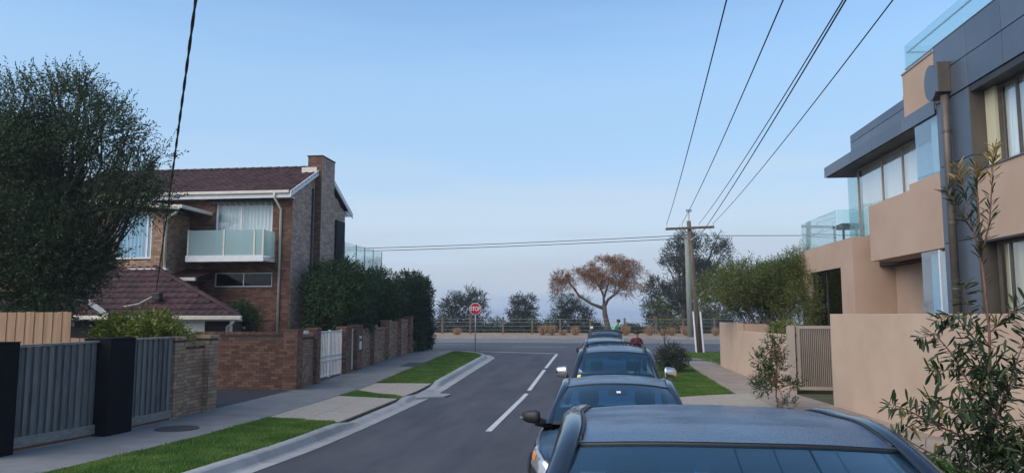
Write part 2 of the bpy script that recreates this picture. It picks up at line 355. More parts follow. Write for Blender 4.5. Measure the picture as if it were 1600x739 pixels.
# ------------------------------------------------------------------ left kerb in segments
kerb = struct(sheet('kerb_bed', rng(-20, 34, .5), lambda Y: KX - .6, lambda Y: KX - .02, zr, -.03, 'kerb'))
def path_pt(s):                        # s in metres from Y=6 along the kerb face, bends left at the corner
    if s < 28: return (KX, 6 + s, 0.0)
    a = (s - 28) / 4.0
    if a < math.pi / 2: return (KX - 4 + 4 * math.cos(a), 34 + 4 * math.sin(a), a)
    return (KX - 4 - (s - 28 - 2 * math.pi), 38, math.pi / 2)
def low(Y, X): return 1.0 if X < -6.0 or not (15.6 < Y < 25.0) else float(np.interp(Y, [15.6, 16.4, 20.2, 20.8, 21.3, 22.0, 24.2, 25.0], [1, .3, .3, .8, .8, .3, .3, 1]))
s0 = -16.0
while s0 < 60:
    ln = 2.4 if s0 < 28 else 1.2
    m = M(); ss = np.linspace(s0 + .008, s0 + ln - .008, 6)
    for s in ss:
        x, y, a = path_pt(s); nx, ny = -math.cos(a), -math.sin(a); k = low(y, x)
        for d, h in ((-.02, -.05), (-.02, .010), (.26, -.008), (.31, .01), (.40, .105 * k + .01), (.45, .125 * k + .01), (.58, .128 * k + .01), (.60, -.05)):
            m.v.append((x + nx * d, y + ny * d, zr(y) + h))
    m.f = [(i * 8 + j, i * 8 + j + 1, i * 8 + j + 9, i * 8 + j + 8) for i in range(5) for j in range(7)] + [tuple(range(8)), tuple(range(40, 48))[::-1]]
    m.build('kerb_stone', 'kerb', kerb); s0 += ln
# drain apron jutting over the gutter
M().prism([(KX - .45, 21.3, zr(21)), (KX + .42, 21.9, zr(21)), (KX + .5, 22.5, zr(22)), (KX - .45, 22.9, zr(22))], (0, 0, -.04), (0, 0, .05)).build('gutter_apron', 'kerb', kerb, bevel=.01)
# ------------------------------------------------------------------ left verge, footpath, crossings
struct(sheet('left_verge', rng(-20, 37, .5), lambda Y: -7.8, lambda Y: min(KX - .59, arc_x(Y) - .59), zl, -.015, 'soil', 1))
fp = struct(sheet('footpath', rng(-20, 37.5, .5), lambda Y: -9.75, lambda Y: -7.74, zl, -.03, 'soil', 1))
def slab(poly, zf, off, mat, par, th=.05, name='paving_slab', k=4):
    (a, b, c, d) = [np.array(p, float) for p in poly]; m = M()
    for i in range(k + 1):
        for j in range(2):
            p = (a + (d - a) * i / k) * (1 - j) + (b + (c - b) * i / k) * j
            m.v.append((p[0], p[1], zf(p[1]) + off)); m.v.append((p[0], p[1], zf(p[1]) + off - th))
    for i in range(k):
        q = i * 4; m.f += [(q, q + 2, q + 6, q + 4), (q, q + 4, q + 5, q + 1), (q + 2, q + 3, q + 7, q + 6)]
    m.f += [(0, 1, 3, 2), (k * 4, k * 4 + 2, k * 4 + 3, k * 4 + 1)]
    return m.build(name, mat, par)
y = 4.0
while y < 37:
    ln = random.choice((1.5, 1.5, 1.8)); g = .008
    slab([(-9.73, y + g), (-7.76, y + g), (-7.76, y + ln - g), (-9.73, y + ln - g)], zl, 0, 'concrete', fp); y += ln
cr1 = struct(sheet('vehicle_crossing', rng(15.7, 24.8, .5), lambda Y: -7.75, lambda Y: KX - .6, zl, -.04, 'soil'))
def cross(xa, xb, near, far, nx, ny, zf, mat, par, off=0):
    # near, far: functions of x giving Y
    for i in range(nx):
        for j in range(ny):
            x0, x1 = xa + (xb - xa) * i / nx + .006, xa + (xb - xa) * (i + 1) / nx - .006
            P = lambda x, t: (x, near(x) + (far(x) - near(x)) * t)
            t0, t1 = j / ny + .003, (j + 1) / ny - .003
            slab([P(x0, t0), P(x1, t0), P(x1, t1), P(x0, t1)], zf, off, mat, par)
def lx(a, b): return lambda x: float(np.interp(x, [a[0], b[0]], [a[1], b[1]]))
cross(-7.75, KX - .6, lx((-7.75, 16.5), (KX - .6, 15.9)), lx((-7.75, 21.0), (KX - .6, 20.5)), 2, 3, zl, 'aggregate', cr1, -.004)
cross(-7.75, KX - .6, lx((-7.75, 22.6), (KX - .6, 21.0)), lx((-7.75, 24.4), (KX - .6, 24.55)), 2, 2, zl, 'aggregate', cr1, -.004)
drv = struct(sheet('driveway', rng(17.66, 22.36, .5), lambda Y: -20, lambda Y: -9.73, zl, .004, 'driveway_dark', 2))
struct(sheet('gate_apron', rng(24.35, 28.2, .5), lambda Y: -12, lambda Y: -9.73, zl, .002, 'driveway_dark', 1))
struct(sheet('garden_bed', rng(-20, 17.6, 1), lambda Y: -30, lambda Y: -9.9, zl, -.02, 'soil', 1))
# blades of grass
def lawn(name, label, Ys, xl, xr, zf, dens, off=-.01, hmin=.025, hmax=.055):
    y0, y1 = Ys; A = 0; pts = []
    yy = np.linspace(y0, y1, 60); wd = np.array([max(0, xr(v) - xl(v)) for v in yy]); area = float(wd.mean() * (y1 - y0))
    n = int(area * dens); cdf = np.cumsum(wd); cdf /= cdf[-1]
    Y = np.interp(RNG.random(n), np.concatenate([[0], cdf]), np.concatenate([[y0], yy]))
    xa = np.interp(Y, yy, [xl(v) for v in yy]); xb = np.interp(Y, yy, [xr(v) for v in yy])
    edge = RNG.normal(0, .045, n)
    X = xa + (xb - xa) * RNG.random(n) + edge
    zt = np.array([zf(v) for v in yy]); Z = np.interp(Y, yy, zt) + off
    h = RNG.uniform(hmin, hmax, n) * (.75 + .5 * np.sin(X * 3.1 + 1.3 * np.sin(Y * 1.7)) ** 2); a = RNG.uniform(0, 2 * np.pi, n); wv = .006 + .003 * RNG.random(n)
    B = np.stack([X, Y, Z], 1); d = np.stack([np.cos(a) * wv, np.sin(a) * wv, 0 * a], 1)
    tip = B + np.stack([RNG.normal(0, .35, n) * h, RNG.normal(0, .35, n) * h, h], 1)
    V = np.concatenate([B - d, B + d, tip]); F = np.stack([np.arange(n), np.arange(n) + n, np.arange(n) + 2 * n], 1)
    o = link(name, np_mesh(name, V, F), 'turf'); return tag(o, label, 'grass', kind='stuff')
gx0, gx1 = (lambda Y: -7.72), (lambda Y: KX - .6)
lawn('grass', 'near strip of green lawn between grey paling fence and kerb', (8.6, 16.5), gx0, lin((8.6, KX - .6), (15.9, KX - .6), (16.5, -7.7)), zl, 3200)
lawn('grass', 'thin wedge of lawn between the two concrete driveway crossings', (20.5, 22.6), lambda Y: max(-7.74, -7.74 + (21.0 - Y) * 4.1), lambda Y: min(KX - .6, KX - .6 - (Y - 21.0) * 1.32), zl, 3000)
lawn('grass', 'long lawn strip beside the brick wall up to the stop sign', (24.5, 37.2), gx0, lambda Y: min(KX - .6, arc_x(Y) - .6), zl, 1800)
tag(M().prism([(-8.71 + .42 * math.cos(a), 14.4 + .42 * math.sin(a), zl(14.4)) for a in np.linspace(0, 2 * math.pi, 28, endpoint=False)], (0, 0, -.02), (0, 0, .014)).build('manhole_cover', 'iron'), 'round dark iron manhole cover in footpath beside the brick fence', 'manhole cover')
tag(M().prism([(-8.35, 29.5, zl(29.5)), (-7.5, 29.5, zl(29.5)), (-7.5, 31.0, zl(31)), (-8.35, 31.0, zl(31))], (0, 0, -.02), (0, 0, .014)).build('pit_lid', 'iron'), 'dark rectangular pit lid at edge of footpath before the hedge', 'pit lid')
# ------------------------------------------------------------------ right verge
wallx = lin((6, 7.10), (17.3, 5.95), (20, 5.62), (22.9, 5.24), (26.5, 5.0), (31.8, 4.58), (40, 4.4))
pathx = lin((4, 5.3), (12.7, 5.15), (14.45, 4.85), (19.2, 3.95), (22.7, 3.62), (30.9, 3.35), (33, 3.2))
struct(sheet('right_kerb', rng(-20, 33.5, .5), lambda Y: 1.48, lambda Y: 1.66, lambda Y: max(zR(Y), zr(Y) + .05), .0, 'kerb'))
struct(M().add([(1.479, Y, z) for Y in (-20, 0, 13, 16, 23, 33.5) for z in (zr(Y) - .05, max(zR(Y), zr(Y) + .05))], [(2 * i, 2 * i + 1, 2 * i + 3, 2 * i + 2) for i in range(5)]).build('right_kerb_face', 'kerb'))
struct(sheet('right_verge', rng(-20, 38.5, .5), lambda Y: 1.66 if Y < 33.5 else 1.66 + (4.3 - math.sqrt(max(0, 18.5 - (Y - 33.5) ** 2))) * .8, lambda Y: 40, zR, -.02, 'soil', 1))
rp_ = struct(sheet('right_footpath', rng(-6, 34.5, .5), pathx, lambda Y: wallx(Y) + .1, zR, -.012, 'soil', 1))
y = 3.0
while y < 33.5:
    ln = 1.5; a, b = y + .008, y + ln - .008
    slab([(pathx(a), a), (wallx(a) + .05, a), (wallx(b) + .05, b), (pathx(b), b)], zR, 0, 'concrete_brown', rp_); y += ln
slab([(1.9, 33.6), (4.5, 33.6), (4.4, 35.0), (2.3, 35.0)], zR, 0, 'concrete', rp_)
cr2 = struct(sheet('gate_crossing', rng(19.3, 22.7, .5), lambda Y: 1.66, pathx, zR, -.012, 'soil'))
cross(1.66, 4.02, lx((1.66, 18.6), (3.95, 19.25)), lx((1.66, 21.2), (3.66, 22.6)), 2, 1, zR, 'aggregate', cr2, .006)
lawn('grass', 'lawn strip on the right between parked four wheel drive and footpath', (21.2, 33.2), lambda Y: 1.68, lambda Y: min(pathx(Y) - .02, 1.68 + max(0, (Y - 21.2) * 1.45)), zR, 2000)
lawn('grass', 'near right lawn strip behind the parked sedans, by the leafy shrub', (5.5, 19.0), lambda Y: 1.68, lambda Y: pathx(Y) - .02, zR, 2300)
lawn('grass', 'small lawn patch round the foot of the power pole', (35.1, 38.4), lambda Y: 3.0 + (Y - 35) * .1, lambda Y: 9, zR, 1300)
lawn('grass', 'small lawn corner at the end of the low beige wall', (32.0, 34.9), lambda Y: 4.62 - (Y - 32) * .2, lambda Y: 7, zR, 1300)
# ------------------------------------------------------------------ walls and bricks
def V3(*a): return np.array(a, float)
def rects(L, H, ops):
    us = sorted({0, L, *[min(max(k, 0), L) for o in ops for k in o[:2]]}); vs = sorted({0, H, *[min(max(k, 0), H) for o in ops for k in o[2:]]})
    r = []
    for a, b in zip(us, us[1:]):
        for c, d in zip(vs, vs[1:]):
            if not any(o[0] <= (a + b) / 2 <= o[1] and o[2] <= (c + d) / 2 <= o[3] for o in ops): r.append((a, b, c, d))
    return r
def wall(par, o, u, n, L, H, ops=(), th=.2, mat='mortar', name='wall'):
    o, u, n = V3(*o), V3(*u), V3(*n); m = M()
    for a, b, c, d in rects(L, H, ops): m.obox(o + u * a + V3(0, 0, c), u * (b - a), -n * th, V3(0, 0, d - c))
    return m.build(name, mat, par)
_bm = {}
def piece_mesh(key, fn):
    if key not in _bm: _bm[key] = fn()
    return _bm[key]
def place(name, me, mat, par, Mw):
    ob = bpy.data.objects.new(name, me); COL.objects.link(ob)
    if not me.materials: me.materials.append(MAT[mat])
    ob.parent = par; ob.matrix_local = wm(par).inverted() @ Mw
    return ob
BL, BH, BJ = .23, .076, .010
def bricks(par, o, u, n, L, H, ops=(), mat='brick_red', nparts=0, top=None, proud=.012, soldier=False):
    o, u, n = V3(*o), V3(*u), V3(*n); z = V3(0, 0, 1); items = []
    k = 0; v = BJ / 2
    while v + BH <= H + 1e-6:
        lim = H if top is None else None
        s = -(BL + BJ) / 2 if k % 2 else 0.0
        while s < L:
            a, b = max(s, 0) + BJ / 2, min(s + BL + BJ, L) - BJ / 2; s += BL + BJ
            segs = [(a, b)]
            for q in ops:
                if q[2] < v + BH and q[3] > v:
                    nx = []
                    for a_, b_ in segs:
                        if b_ <= q[0] or a_ >= q[1]: nx.append((a_, b_)); continue
                        if q[0] - a_ > .03: nx.append((a_, q[0]))
                        if b_ - q[1] > .03: nx.append((q[1], b_))
                    segs = nx
            for a_, b_ in segs:
                if b_ - a_ < .025: continue
                if top is not None and v + BH > top((a_ + b_) / 2): continue
                items.append((round(b_ - a_, 3), o + u * (a_ + b_) / 2 + z * (v + BH / 2)))
        v += BH + BJ; k += 1
    items.sort(key=lambda i: np.linalg.norm(i[1] - CP))
    Rm = Matrix((u, -n, z)).transposed().to_4x4()
    for ln, c in items[:nparts]:
        me = piece_mesh(('brick', ln, mat), lambda: box_mesh('brick', ln, .03 + proud, BH))
        place('brick', me, mat, par, Matrix.Translation(Vector(c + n * (proud - .03) / 2)) @ Rm)
    if len(items) > nparts:
        m = M()
        for ln, c in items[nparts:]: m.obox(c - u * ln / 2 - z * BH / 2 - n * .02, u * ln, n * (.02 + proud), z * BH)
        tag(m.build('brickwork', mat, par), kind='stuff')
def box_mesh(name, a, b, c):
    me = bpy.data.meshes.new(name); m = M().box(-a / 2, a / 2, -b / 2, b / 2, -c / 2, c / 2); me.from_pydata(m.v, [], m.f); me.update(); return me
def pier(par, x0, x1, y0, y1, z0, z1, mat='brick_red', nparts=0, cap=True):
    M().box(x0, x1, y0, y1, z0, z1 - .002).build('pier_core', 'mortar', par)
    H = z1 - z0
    bricks(par, (x1, y0, z0), (0, 1, 0), (1, 0, 0), y1 - y0, H, mat=mat, nparts=nparts)
    bricks(par, (x0, y0, z0), (1, 0, 0), (0, -1, 0), x1 - x0, H, mat=mat, nparts=nparts)
    bricks(par, (x1, y1, z0), (-1, 0, 0), (0, 1, 0), x1 - x0, H, mat=mat)
    if cap:
        n = max(2, int((y1 - y0 + .04) / .086)); s = (y1 - y0 + .04) / n
        me = piece_mesh(('cap', round(s, 3), round(x1 - x0, 3), mat), lambda: box_mesh('brick', x1 - x0 + .04, s - BJ, BH))
        for i in range(n): place('brick', me, mat, par, Matrix.Translation(((x0 + x1) / 2, y0 - .02 + s * (i + .5), z1 + BH / 2 - .002)))
def capping(par, x0, x1, y0, y1, z, mat):     # soldier course laid on edge along the top of a wall
    ln = y1 - y0; n = max(1, int(ln / .086)); s = ln / n
    me = piece_mesh(('soldier', round(s, 3), round(x1 - x0, 3), mat), lambda: box_mesh('brick', x1 - x0, s - BJ, .10))
    M().box(x0 + .01, x1 - .01, y0, y1, z - .03, z + .045).build('capping_bed', 'mortar', par)
    for i in range(n): place('brick', me, mat, par, Matrix.Translation(((x0 + x1) / 2, y0 + s * (i + .5), z + .05)))
FX = -9.7
# ------------------------------------------------------------------ left street fence: black piers, palings
def black_pier(y0, y1, top, label):
    t = thing('rendered_pier', (FX, y0, zl(y0)), label, 'pier', 'black piers of the paling fence')
    M().box(-9.98, -9.42, y0, y1, zl(y0) - .1, top).build('pier_body', 'black_paint', t, bevel=.008)
    M().box(-9.985, -9.415, y0 - .005, y1 + .005, top + .001, top + .022).build('pier_cap', 'black_paint', t)
black_pier(10.45, 11.0, 1.99, 'black rendered fence pier cut off by the left picture edge')
black_pier(13.22, 13.98, 1.97, 'black rendered pier between the two grey paling fence panels')
def paling_fence(y0, y1, top, label, x=FX):
    t = thing('paling_fence', (x, (y0 + y1) / 2, zl(y0)), label, 'fence', 'weathered paling fence panels')
    zb = lambda Y: zl(Y) + .22
    n = int((y1 - y0) / .088); s = (y1 - y0) / n
    for i in range(n):
        y = y0 + s * (i + .5); f = i % 2; wd = random.uniform(.082, .096) if f else .128
        m = M().box(x - (-.008 if f else .02), x + (.028 if f else -.004), y - wd / 2, y + wd / 2, zb(y) - .02 + random.uniform(-.01, .01), top - .025 + random.uniform(-.004, .004))
        m.build('paling', 'timber_grey', t)
    m = M().box(x - .055, x + .05, y0, y1, top - .02, top + .018).build('top_cap', 'timber_rail', t)
    k = M(); k.prism([(x + .021, y0, zl(y0) + .05), (x + .021, y1, zl(y1) + .05), (x + .021, y1, zb(y1)), (x + .021, y0, zb(y0))], (0, 0, 0), (.022, 0, 0)).build('plinth_board', 'timber_rail', t)
    for zz in (.55, 1.5): M().box(x - .07, x - .02, y0, y1, zl(y0) + zz, zl(y0) + zz + .075).build('rail', 'timber_rail', t)
    M().prism([(x - .1, y0, zl(y0) - .05), (x - .1, y1, zl(y1) - .05), (x - .1, y1, zl(y1) + .06), (x - .1, y0, zl(y0) + .06)], (0, 0, 0), (.09, 0, 0)).build('base_strip', 'brick_red', t)
paling_fence(11.0, 13.22, 1.93, 'wide grey weathered paling panel left of the black pier')
paling_fence(13.98, 15.72, 1.94, 'narrow grey weathered paling panel between black pier and brick fence')
def side_fence():
    Y = 14.55; t = thing('side_fence', (-11.8, Y, .1), 'taller raw brown timber fence standing behind the grey paling fence', 'fence')
    x = -13.9; k = 0
    while x < -10.05:
        top = 2.50 if x < -11.36 else 1.955
        M().box(x + .002, x + .108, Y - (.016 if k % 2 else 0), Y + (0 if k % 2 else .016), .1, top + random.uniform(-.008, .008)).build('paling', 'timber_raw', t)
        x += .108; k += 1
    M().box(-13.9, -11.3, Y + .03, Y + .08, 2.2, 2.28).build('rail', 'timber_raw', t)
    M().box(-13.9, -10.1, Y + .03, Y + .08, .6, .68).build('rail', 'timber_raw', t)
side_fence()
# near brick fence, two piers and a sunk panel
t = thing('brick_fence', (FX, 16.7, zl(16.7)), 'low tan brick fence with two piers at the near side of the driveway', 'brick fence')
pier(t, -10.02, -9.66, 15.74, 16.16, zl(16) - .03, 1.87, 'brick_tan', 60)
pier(t, -10.02, -9.66, 17.2, 17.62, zl(17) - .03, 1.87, 'brick_tan', 60)
M().box(-9.98, -9.79, 16.16, 17.2, zl(17) - .03, 1.70).build('panel_core', 'mortar', t)
bricks(t, (-9.79, 16.16, zl(17) - .03), (0, 1, 0), (1, 0, 0), 1.04, 1.70 - zl(17) + .03, mat='brick_tan', nparts=140)
capping(t, -9.99, -9.77, 16.165, 17.195, 1.70, 'brick_tan')
# driveway return wall and street wall with gates
def Yf(px_): d = ray(px_, 550); return float(CP[1] + d[1] * (FX / d[0]))
t = thing('brick_wall', (FX, 23, zl(23)), 'red brown brick wall with piers and gates along the footpath', 'brick wall')
z0 = zl(22.5) - .03
M().box(-16.5, -9.95, 22.42, 22.64, z0, 1.80).build('return_core', 'mortar', t)
bricks(t, (-12.9, 22.42, z0), (1, 0, 0), (0, -1, 0), 2.93, 1.80 - z0, mat='brick_red', nparts=260)
bricks(t, (-16.5, 22.42, z0), (1, 0, 0), (0, -1, 0), 3.6, 1.80 - z0, mat='brick_red')
n = 36
me = box_mesh('brick', .086 - BJ, .25, .10)
for i in range(n): place('brick', me, 'brick_red', t, Matrix.Translation((-9.99 - .043 - i * .086, 22.53, 1.85)))
M().box(-16.5, -9.96, 22.44, 22.62, 1.77, 1.845).build('capping_bed', 'mortar', t)
pier(t, -10.08, -9.62, 22.34, 22.74, z0, 1.90, 'brick_red', 40)
M().box(-9.95, -9.76, 22.74, 23.95, z0, 1.72).build('panel_core', 'mortar', t)
bricks(t, (-9.76, 22.74, z0), (0, 1, 0), (1, 0, 0), 1.21, 1.72 - z0, mat='brick_fence', nparts=0); capping(t, -9.97, -9.74, 22.745, 23.945, 1.72, 'brick_fence')
gy0, gy1 = 24.27, 26.75
pier(t, -10.02, -9.64, 23.95, gy0, z0, 1.93, 'brick_red', 30)
pier(t, -10.02, -9.64, gy1, 27.35, zl(27) - .1, 1.93, 'brick_red')
pier(t, -10.02, -9.62, 27.95, 28.55, zl(28) - .1, 1.97, 'brick_red')
edges = [(28.55, 30.05, 1.78), (30.4, 32.1, 1.80), (32.5, 34.1, 2.02), (34.45, 35.9, 2.10), (36.25, 37.7, 2.12)]
for i, (a, b, tp) in enumerate(edges):
    zb = zl(a) - .1
    M().box(-9.95, -9.78, a, b, zb, tp).build('panel_core', 'mortar', t)
    bricks(t, (-9.78, a, zb), (0, 1, 0), (1, 0, 0), b - a, tp - zb, mat='brick_fence'); capping(t, -9.97, -9.76, a + .004, b - .004, tp, 'brick_fence')
    pier(t, -10.0, -9.62, b, b + (.35 if i != 1 else .4), zb, tp + (.17 if i != 1 else .32), 'brick_fence')
# letter plates on the gate pier
for zz, hh in ((1.52, .09), (1.30, .11), (1.10, .2)):
    M().box(-9.613, -9.598, 28.16, 28.40, zz, zz + hh).build('letter_plate', 'white_gate', t)
M().box(-9.95, -9.60, 22.85, 23.15, 1.83, 1.93).build('number_plate', 'white_gate', t)
def bar_gate(y0, y1, zb, zt, nb, label, mids):
    g = thing('bar_gate', (FX - .1, (y0 + y1) / 2, zb), label, 'gate', 'white steel gates in the brick wall')
    x = FX - .10
    for y in (y0 + .03, y1 - .03): M().box(x - .025, x + .025, y - .025, y + .025, zb, zt).build('stile', 'white_gate', g)
    for z in (zb + .06, zt - .05, *[zb + (zt - zb) * k for k in mids]): M().box(x - .02, x + .02, y0 + .055, y1 - .055, z - .022, z + .022).build('rail', 'white_gate', g)
    for i in range(nb):
        y = y0 + .1 + (y1 - y0 - .2) * i / (nb - 1); M().box(x - .014, x + .014, y - .014, y + .014, zb + .04, zt - .03).build('bar', 'white_gate', g)
    return g
g = bar_gate(gy0 + .03, gy1 - .03, zl(25) + .06, 1.90, 17, 'wide white barred gate between brick piers', (.36, .46))
M().box(FX - .13, FX - .07, 25.45, 25.57, zl(25) + .06, 1.9).build('centre_stile', 'white_gate', g)
bar_gate(27.37, 27.93, zl(27.5) + .05, 1.90, 5, 'narrow white pedestrian gate beside the letter plates', (.36, .46))
# ------------------------------------------------------------------ windows
def window(par, o, u, n, L, H, mull=(), frame='white_trim', pane='glass_window', depth=.08, fw=.06, curtain=None, cz=.25, room=True, trans_=()):
    o, u, n = V3(*o), V3(*u), V3(*n); z = V3(0, 0, 1); b = o - n * depth
    m = M()
    m.obox(b, u * fw, -n * .05, z * H); m.obox(b + u * (L - fw), u * fw, -n * .05, z * H)
    m.obox(b + u * fw, u * (L - 2 * fw), -n * .05, z * fw); m.obox(b + u * fw + z * (H - fw), u * (L - 2 * fw), -n * .05, z * fw)
    for k in mull: m.obox(b + u * (L * k - fw / 2) + z * fw, u * fw, -n * .048, z * (H - 2 * fw))
    for k in trans_: m.obox(b + u * fw + z * (H * k - fw / 2), u * (L - 2 * fw), -n * .044, z * fw)
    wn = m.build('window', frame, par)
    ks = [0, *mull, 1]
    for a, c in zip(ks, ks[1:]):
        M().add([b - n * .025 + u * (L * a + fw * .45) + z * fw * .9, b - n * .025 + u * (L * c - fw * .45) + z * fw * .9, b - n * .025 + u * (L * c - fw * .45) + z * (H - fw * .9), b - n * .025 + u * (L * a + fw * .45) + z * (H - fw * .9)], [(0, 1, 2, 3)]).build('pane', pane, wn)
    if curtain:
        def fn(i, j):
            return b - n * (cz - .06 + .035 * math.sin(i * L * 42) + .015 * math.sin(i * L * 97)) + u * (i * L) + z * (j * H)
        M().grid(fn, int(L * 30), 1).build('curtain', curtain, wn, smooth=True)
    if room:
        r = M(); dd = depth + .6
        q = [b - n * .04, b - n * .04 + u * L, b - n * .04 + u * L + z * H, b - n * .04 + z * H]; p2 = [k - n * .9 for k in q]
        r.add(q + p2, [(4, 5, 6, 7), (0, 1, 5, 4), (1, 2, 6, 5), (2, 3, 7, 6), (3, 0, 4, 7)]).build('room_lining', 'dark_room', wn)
    return wn
# ------------------------------------------------------------------ roof tiles
TW, TC = .30, .335
def tile_mesh():
    m = M(); k = 6; prof = [(0, .012), (.03, .030), (.06, .034), (.09, .024), (.14, .010), (.235, .006), (.30, .012)]
    for i, (x, h) in enumerate(prof):
        for s, dz in ((-.01, .042), (TC + .03, .004)): m.v.append((x - TW / 2, s - TC / 2, h + dz))
        m.v.append((x - TW / 2, -.01 - TC / 2, h - .004))
    for i in range(k): a = i * 3; m.f += [(a, a + 3, a + 4, a + 1), (a + 2, a + 5, a + 3, a)]
    me = bpy.data.meshes.new('roof_tile'); me.from_pydata(m.v, [], m.f); me.update()
    me.polygons.foreach_set('use_smooth', [True] * len(me.polygons)); me.materials.append(MAT['tile']); return me
TILE = tile_mesh()
def tile_roof(par, o, u, s, W, S, inside=lambda a, b: True, nparts=300):
    o, u, s = Vector(o), Vector(u).normalized(), Vector(s).normalized(); n = u.cross(s)
    if n.z < 0: n = -n; u = -u; o = o - u * W
    Rm = Matrix((u, s, n)).transposed().to_4x4(); items = []
    r = 0
    while (r + .5) * TC < S:
        c = 0
        while (c + .5) * TW < W:
            a, b = (c + .5) * TW, (r + .5) * TC; c += 1
            if inside(a, b): items.append(o + u * a + s * b)
        r += 1
    items.sort(key=lambda p: (p - Vector(CP)).length)
    for p in items[:nparts]: place('roof_tile', TILE, 'tile', par, Matrix.Translation(p) @ Rm)
    if len(items) > nparts:
        m = M(); tv = [Vector(k.co) for k in TILE.vertices]; tf = [tuple(k.vertices) for k in TILE.polygons]
        for p in items[nparts:]: Q = Matrix.Translation(p) @ Rm; m.add([Q @ k for k in tv], tf)
        tag(m.build('tiling', 'tile', par, smooth=True), kind='stuff')
def ridge_run(par, p0, p1, r=.11, name='ridge_tile', mat='tile'):
    p0, p1 = Vector(p0), Vector(p1); d = p1 - p0; k = max(1, int(d.length / .38)); t = d.normalized()
    sd = t.cross(Vector((0, 0, 1))).normalized(); up = sd.cross(t)
    for i in range(k):
        a, b = p0 + d * (i / k) - t * .02, p0 + d * ((i + 1) / k) + t * .03; m = M()
        for q, rr, lift in ((a, r, 0), (b, r * 1.13, .012)):
            for j in range(7): an = math.pi * j / 6; m.v.append(tuple(q + sd * math.cos(an) * rr + up * (math.sin(an) * rr * .75 - .02 + lift)))
        m.f = [(j, j + 1, j + 8, j + 7) for j in range(6)] + [tuple(range(7, 14))]
        m.build(name, mat, par, smooth=False)
def gutter(par, p0, p1, out_, mat='cream', h=.11, name='gutter'):
    p0, p1, n = V3(*p0), V3(*p1), V3(*out_); d = p1 - p0
    return M().obox(p0, d, n * .11, V3(0, 0, h)).build(name, mat, par, bevel=.012)
def downpipe(par, pts, r=.045, mat='cream'): return M().tube(pts, r, 8).build('downpipe', mat, par, smooth=True)
# ------------------------------------------------------------------ left house
H = thing('brick_house', (-12, 27, zl(27)), 'two storey red brown brick house with dark tiled gable roof and chimney', 'house')
HX, HY, HYB, EZ, RZ, RY = -12.0, 27.0, 32.75, 7.08, 8.66, 29.9
zb = .1
ops = [(20 - 15.12 - 0, 20 - 12.78, 4.62 - zb, 6.80 - zb), (20 - 15.05, 20 - 12.72, 3.52 - zb, 4.03 - zb)]
ops = [(22 - 15.12, 22 - 12.78, 4.62 - zb, 6.80 - zb), (22 - 15.05, 22 - 12.72, 3.50 - zb, 4.04 - zb)]
wall(H, (-22, HY, zb), (1, 0, 0), (0, -1, 0), 10, EZ - zb, ops)
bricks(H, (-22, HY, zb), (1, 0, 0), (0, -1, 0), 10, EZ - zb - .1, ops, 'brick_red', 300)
# gable side
gtop = lambda a: (EZ - .1 + (min(HY + a - 26.55, 33.25 - HY - a)) * (RZ - EZ) / 3.35) - zb - .12
prof = [(HX - .004, HY + .19, zb), (HX - .004, HYB, zb), (HX - .004, HYB, zb + gtop(HYB - HY)), (HX - .004, RY, zb + gtop(RY - HY)), (HX - .004, HY + .19, zb + gtop(.19))]
M().prism(prof, (-.2, 0, 0), (0, 0, 0)).build('gable_wall', 'mortar', H)
sops = [(31.55 - HY, 32.5 - HY, 4.6 - zb, 6.6 - zb)]
bricks(H, (HX, HY, zb), (0, 1, 0), (1, 0, 0), HYB - HY, 8.6, (), 'brick_house', 0, top=gtop)  # lighter brick tone carries the stronger side light
window(H, (HX + .11, 31.55, 4.7), (0, 1, 0), (1, 0, 0), .95, 1.9, (.5,), 'white_trim', 'glass_blue', .02, .06, room=False)
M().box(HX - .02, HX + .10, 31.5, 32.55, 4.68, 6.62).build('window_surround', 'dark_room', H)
# chimney
ch = M().box(-12.32, -11.71, 29.14, 30.58, .2, 9.0).build('chimney', 'mortar', H)
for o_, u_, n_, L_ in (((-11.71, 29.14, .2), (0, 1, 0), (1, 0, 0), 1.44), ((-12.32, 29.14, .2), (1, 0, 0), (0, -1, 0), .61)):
    bricks(ch, o_, u_, n_, L_, 8.8, (), 'brick_house' if n_[0] else 'brick_red', 0)  # street face gets the brick tone with its brighter light painted in
M().box(-12.36, -11.67, 29.10, 30.62, 8.995, 9.03).build('chimney_cap', 'mortar', ch)
M().box(-12.55, -11.90, 29.05, 29.135, 8.28, 8.52).build('flashing', 'cream', ch)
# roof
def slope_roof(par, poly, th=.06, mat='tile', name='roof'): return M().prism(poly, (0, 0, -th), (0, 0, 0)).build(name, mat, par)
GX = -11.86
roof = slope_roof(H, [(-22, 26.55, EZ), (GX, 26.55, EZ), (GX, RY, RZ), (-22, RY, RZ)])
slope_roof(H, [(-22, RY, RZ), (GX, RY, RZ), (GX, 33.25, EZ), (-22, 33.25, EZ)])
sv = Vector((0, RY - 26.55, RZ - EZ)); tile_roof(H, (-22, 26.55, EZ), (1, 0, 0), sv, 10.1, sv.length)
ridge_run(H, (-22, RY, RZ + .02), (-12.4, RY, RZ + .02))
gutter(H, (-22, 26.55, EZ - .06), (-11.92, 26.55, EZ - .06), (0, -1, 0))
M().box(-22, -11.9, 26.56, 26.98, EZ - .2, EZ - .16).build('soffit', 'white_trim', H)
M().box(-22, -11.9, 26.53, 26.555, EZ - .22, EZ - .06).build('fascia', 'white_trim', H)
for a, b in (((GX + .002, 26.45, EZ - .10), (GX + .002, 29.12, RZ - .37)), ((GX + .002, RY + .7, RZ - .33), (GX + .002, 33.35, EZ - .05))):
    a, b = V3(*a), V3(*b); M().prism([a - V3(0, 0, .11), b - V3(0, 0, .11), b + V3(0, 0, .11), a + V3(0, 0, .11)], (0, 0, 0), (.035, 0, 0)).build('barge_board', 'white_trim', H)
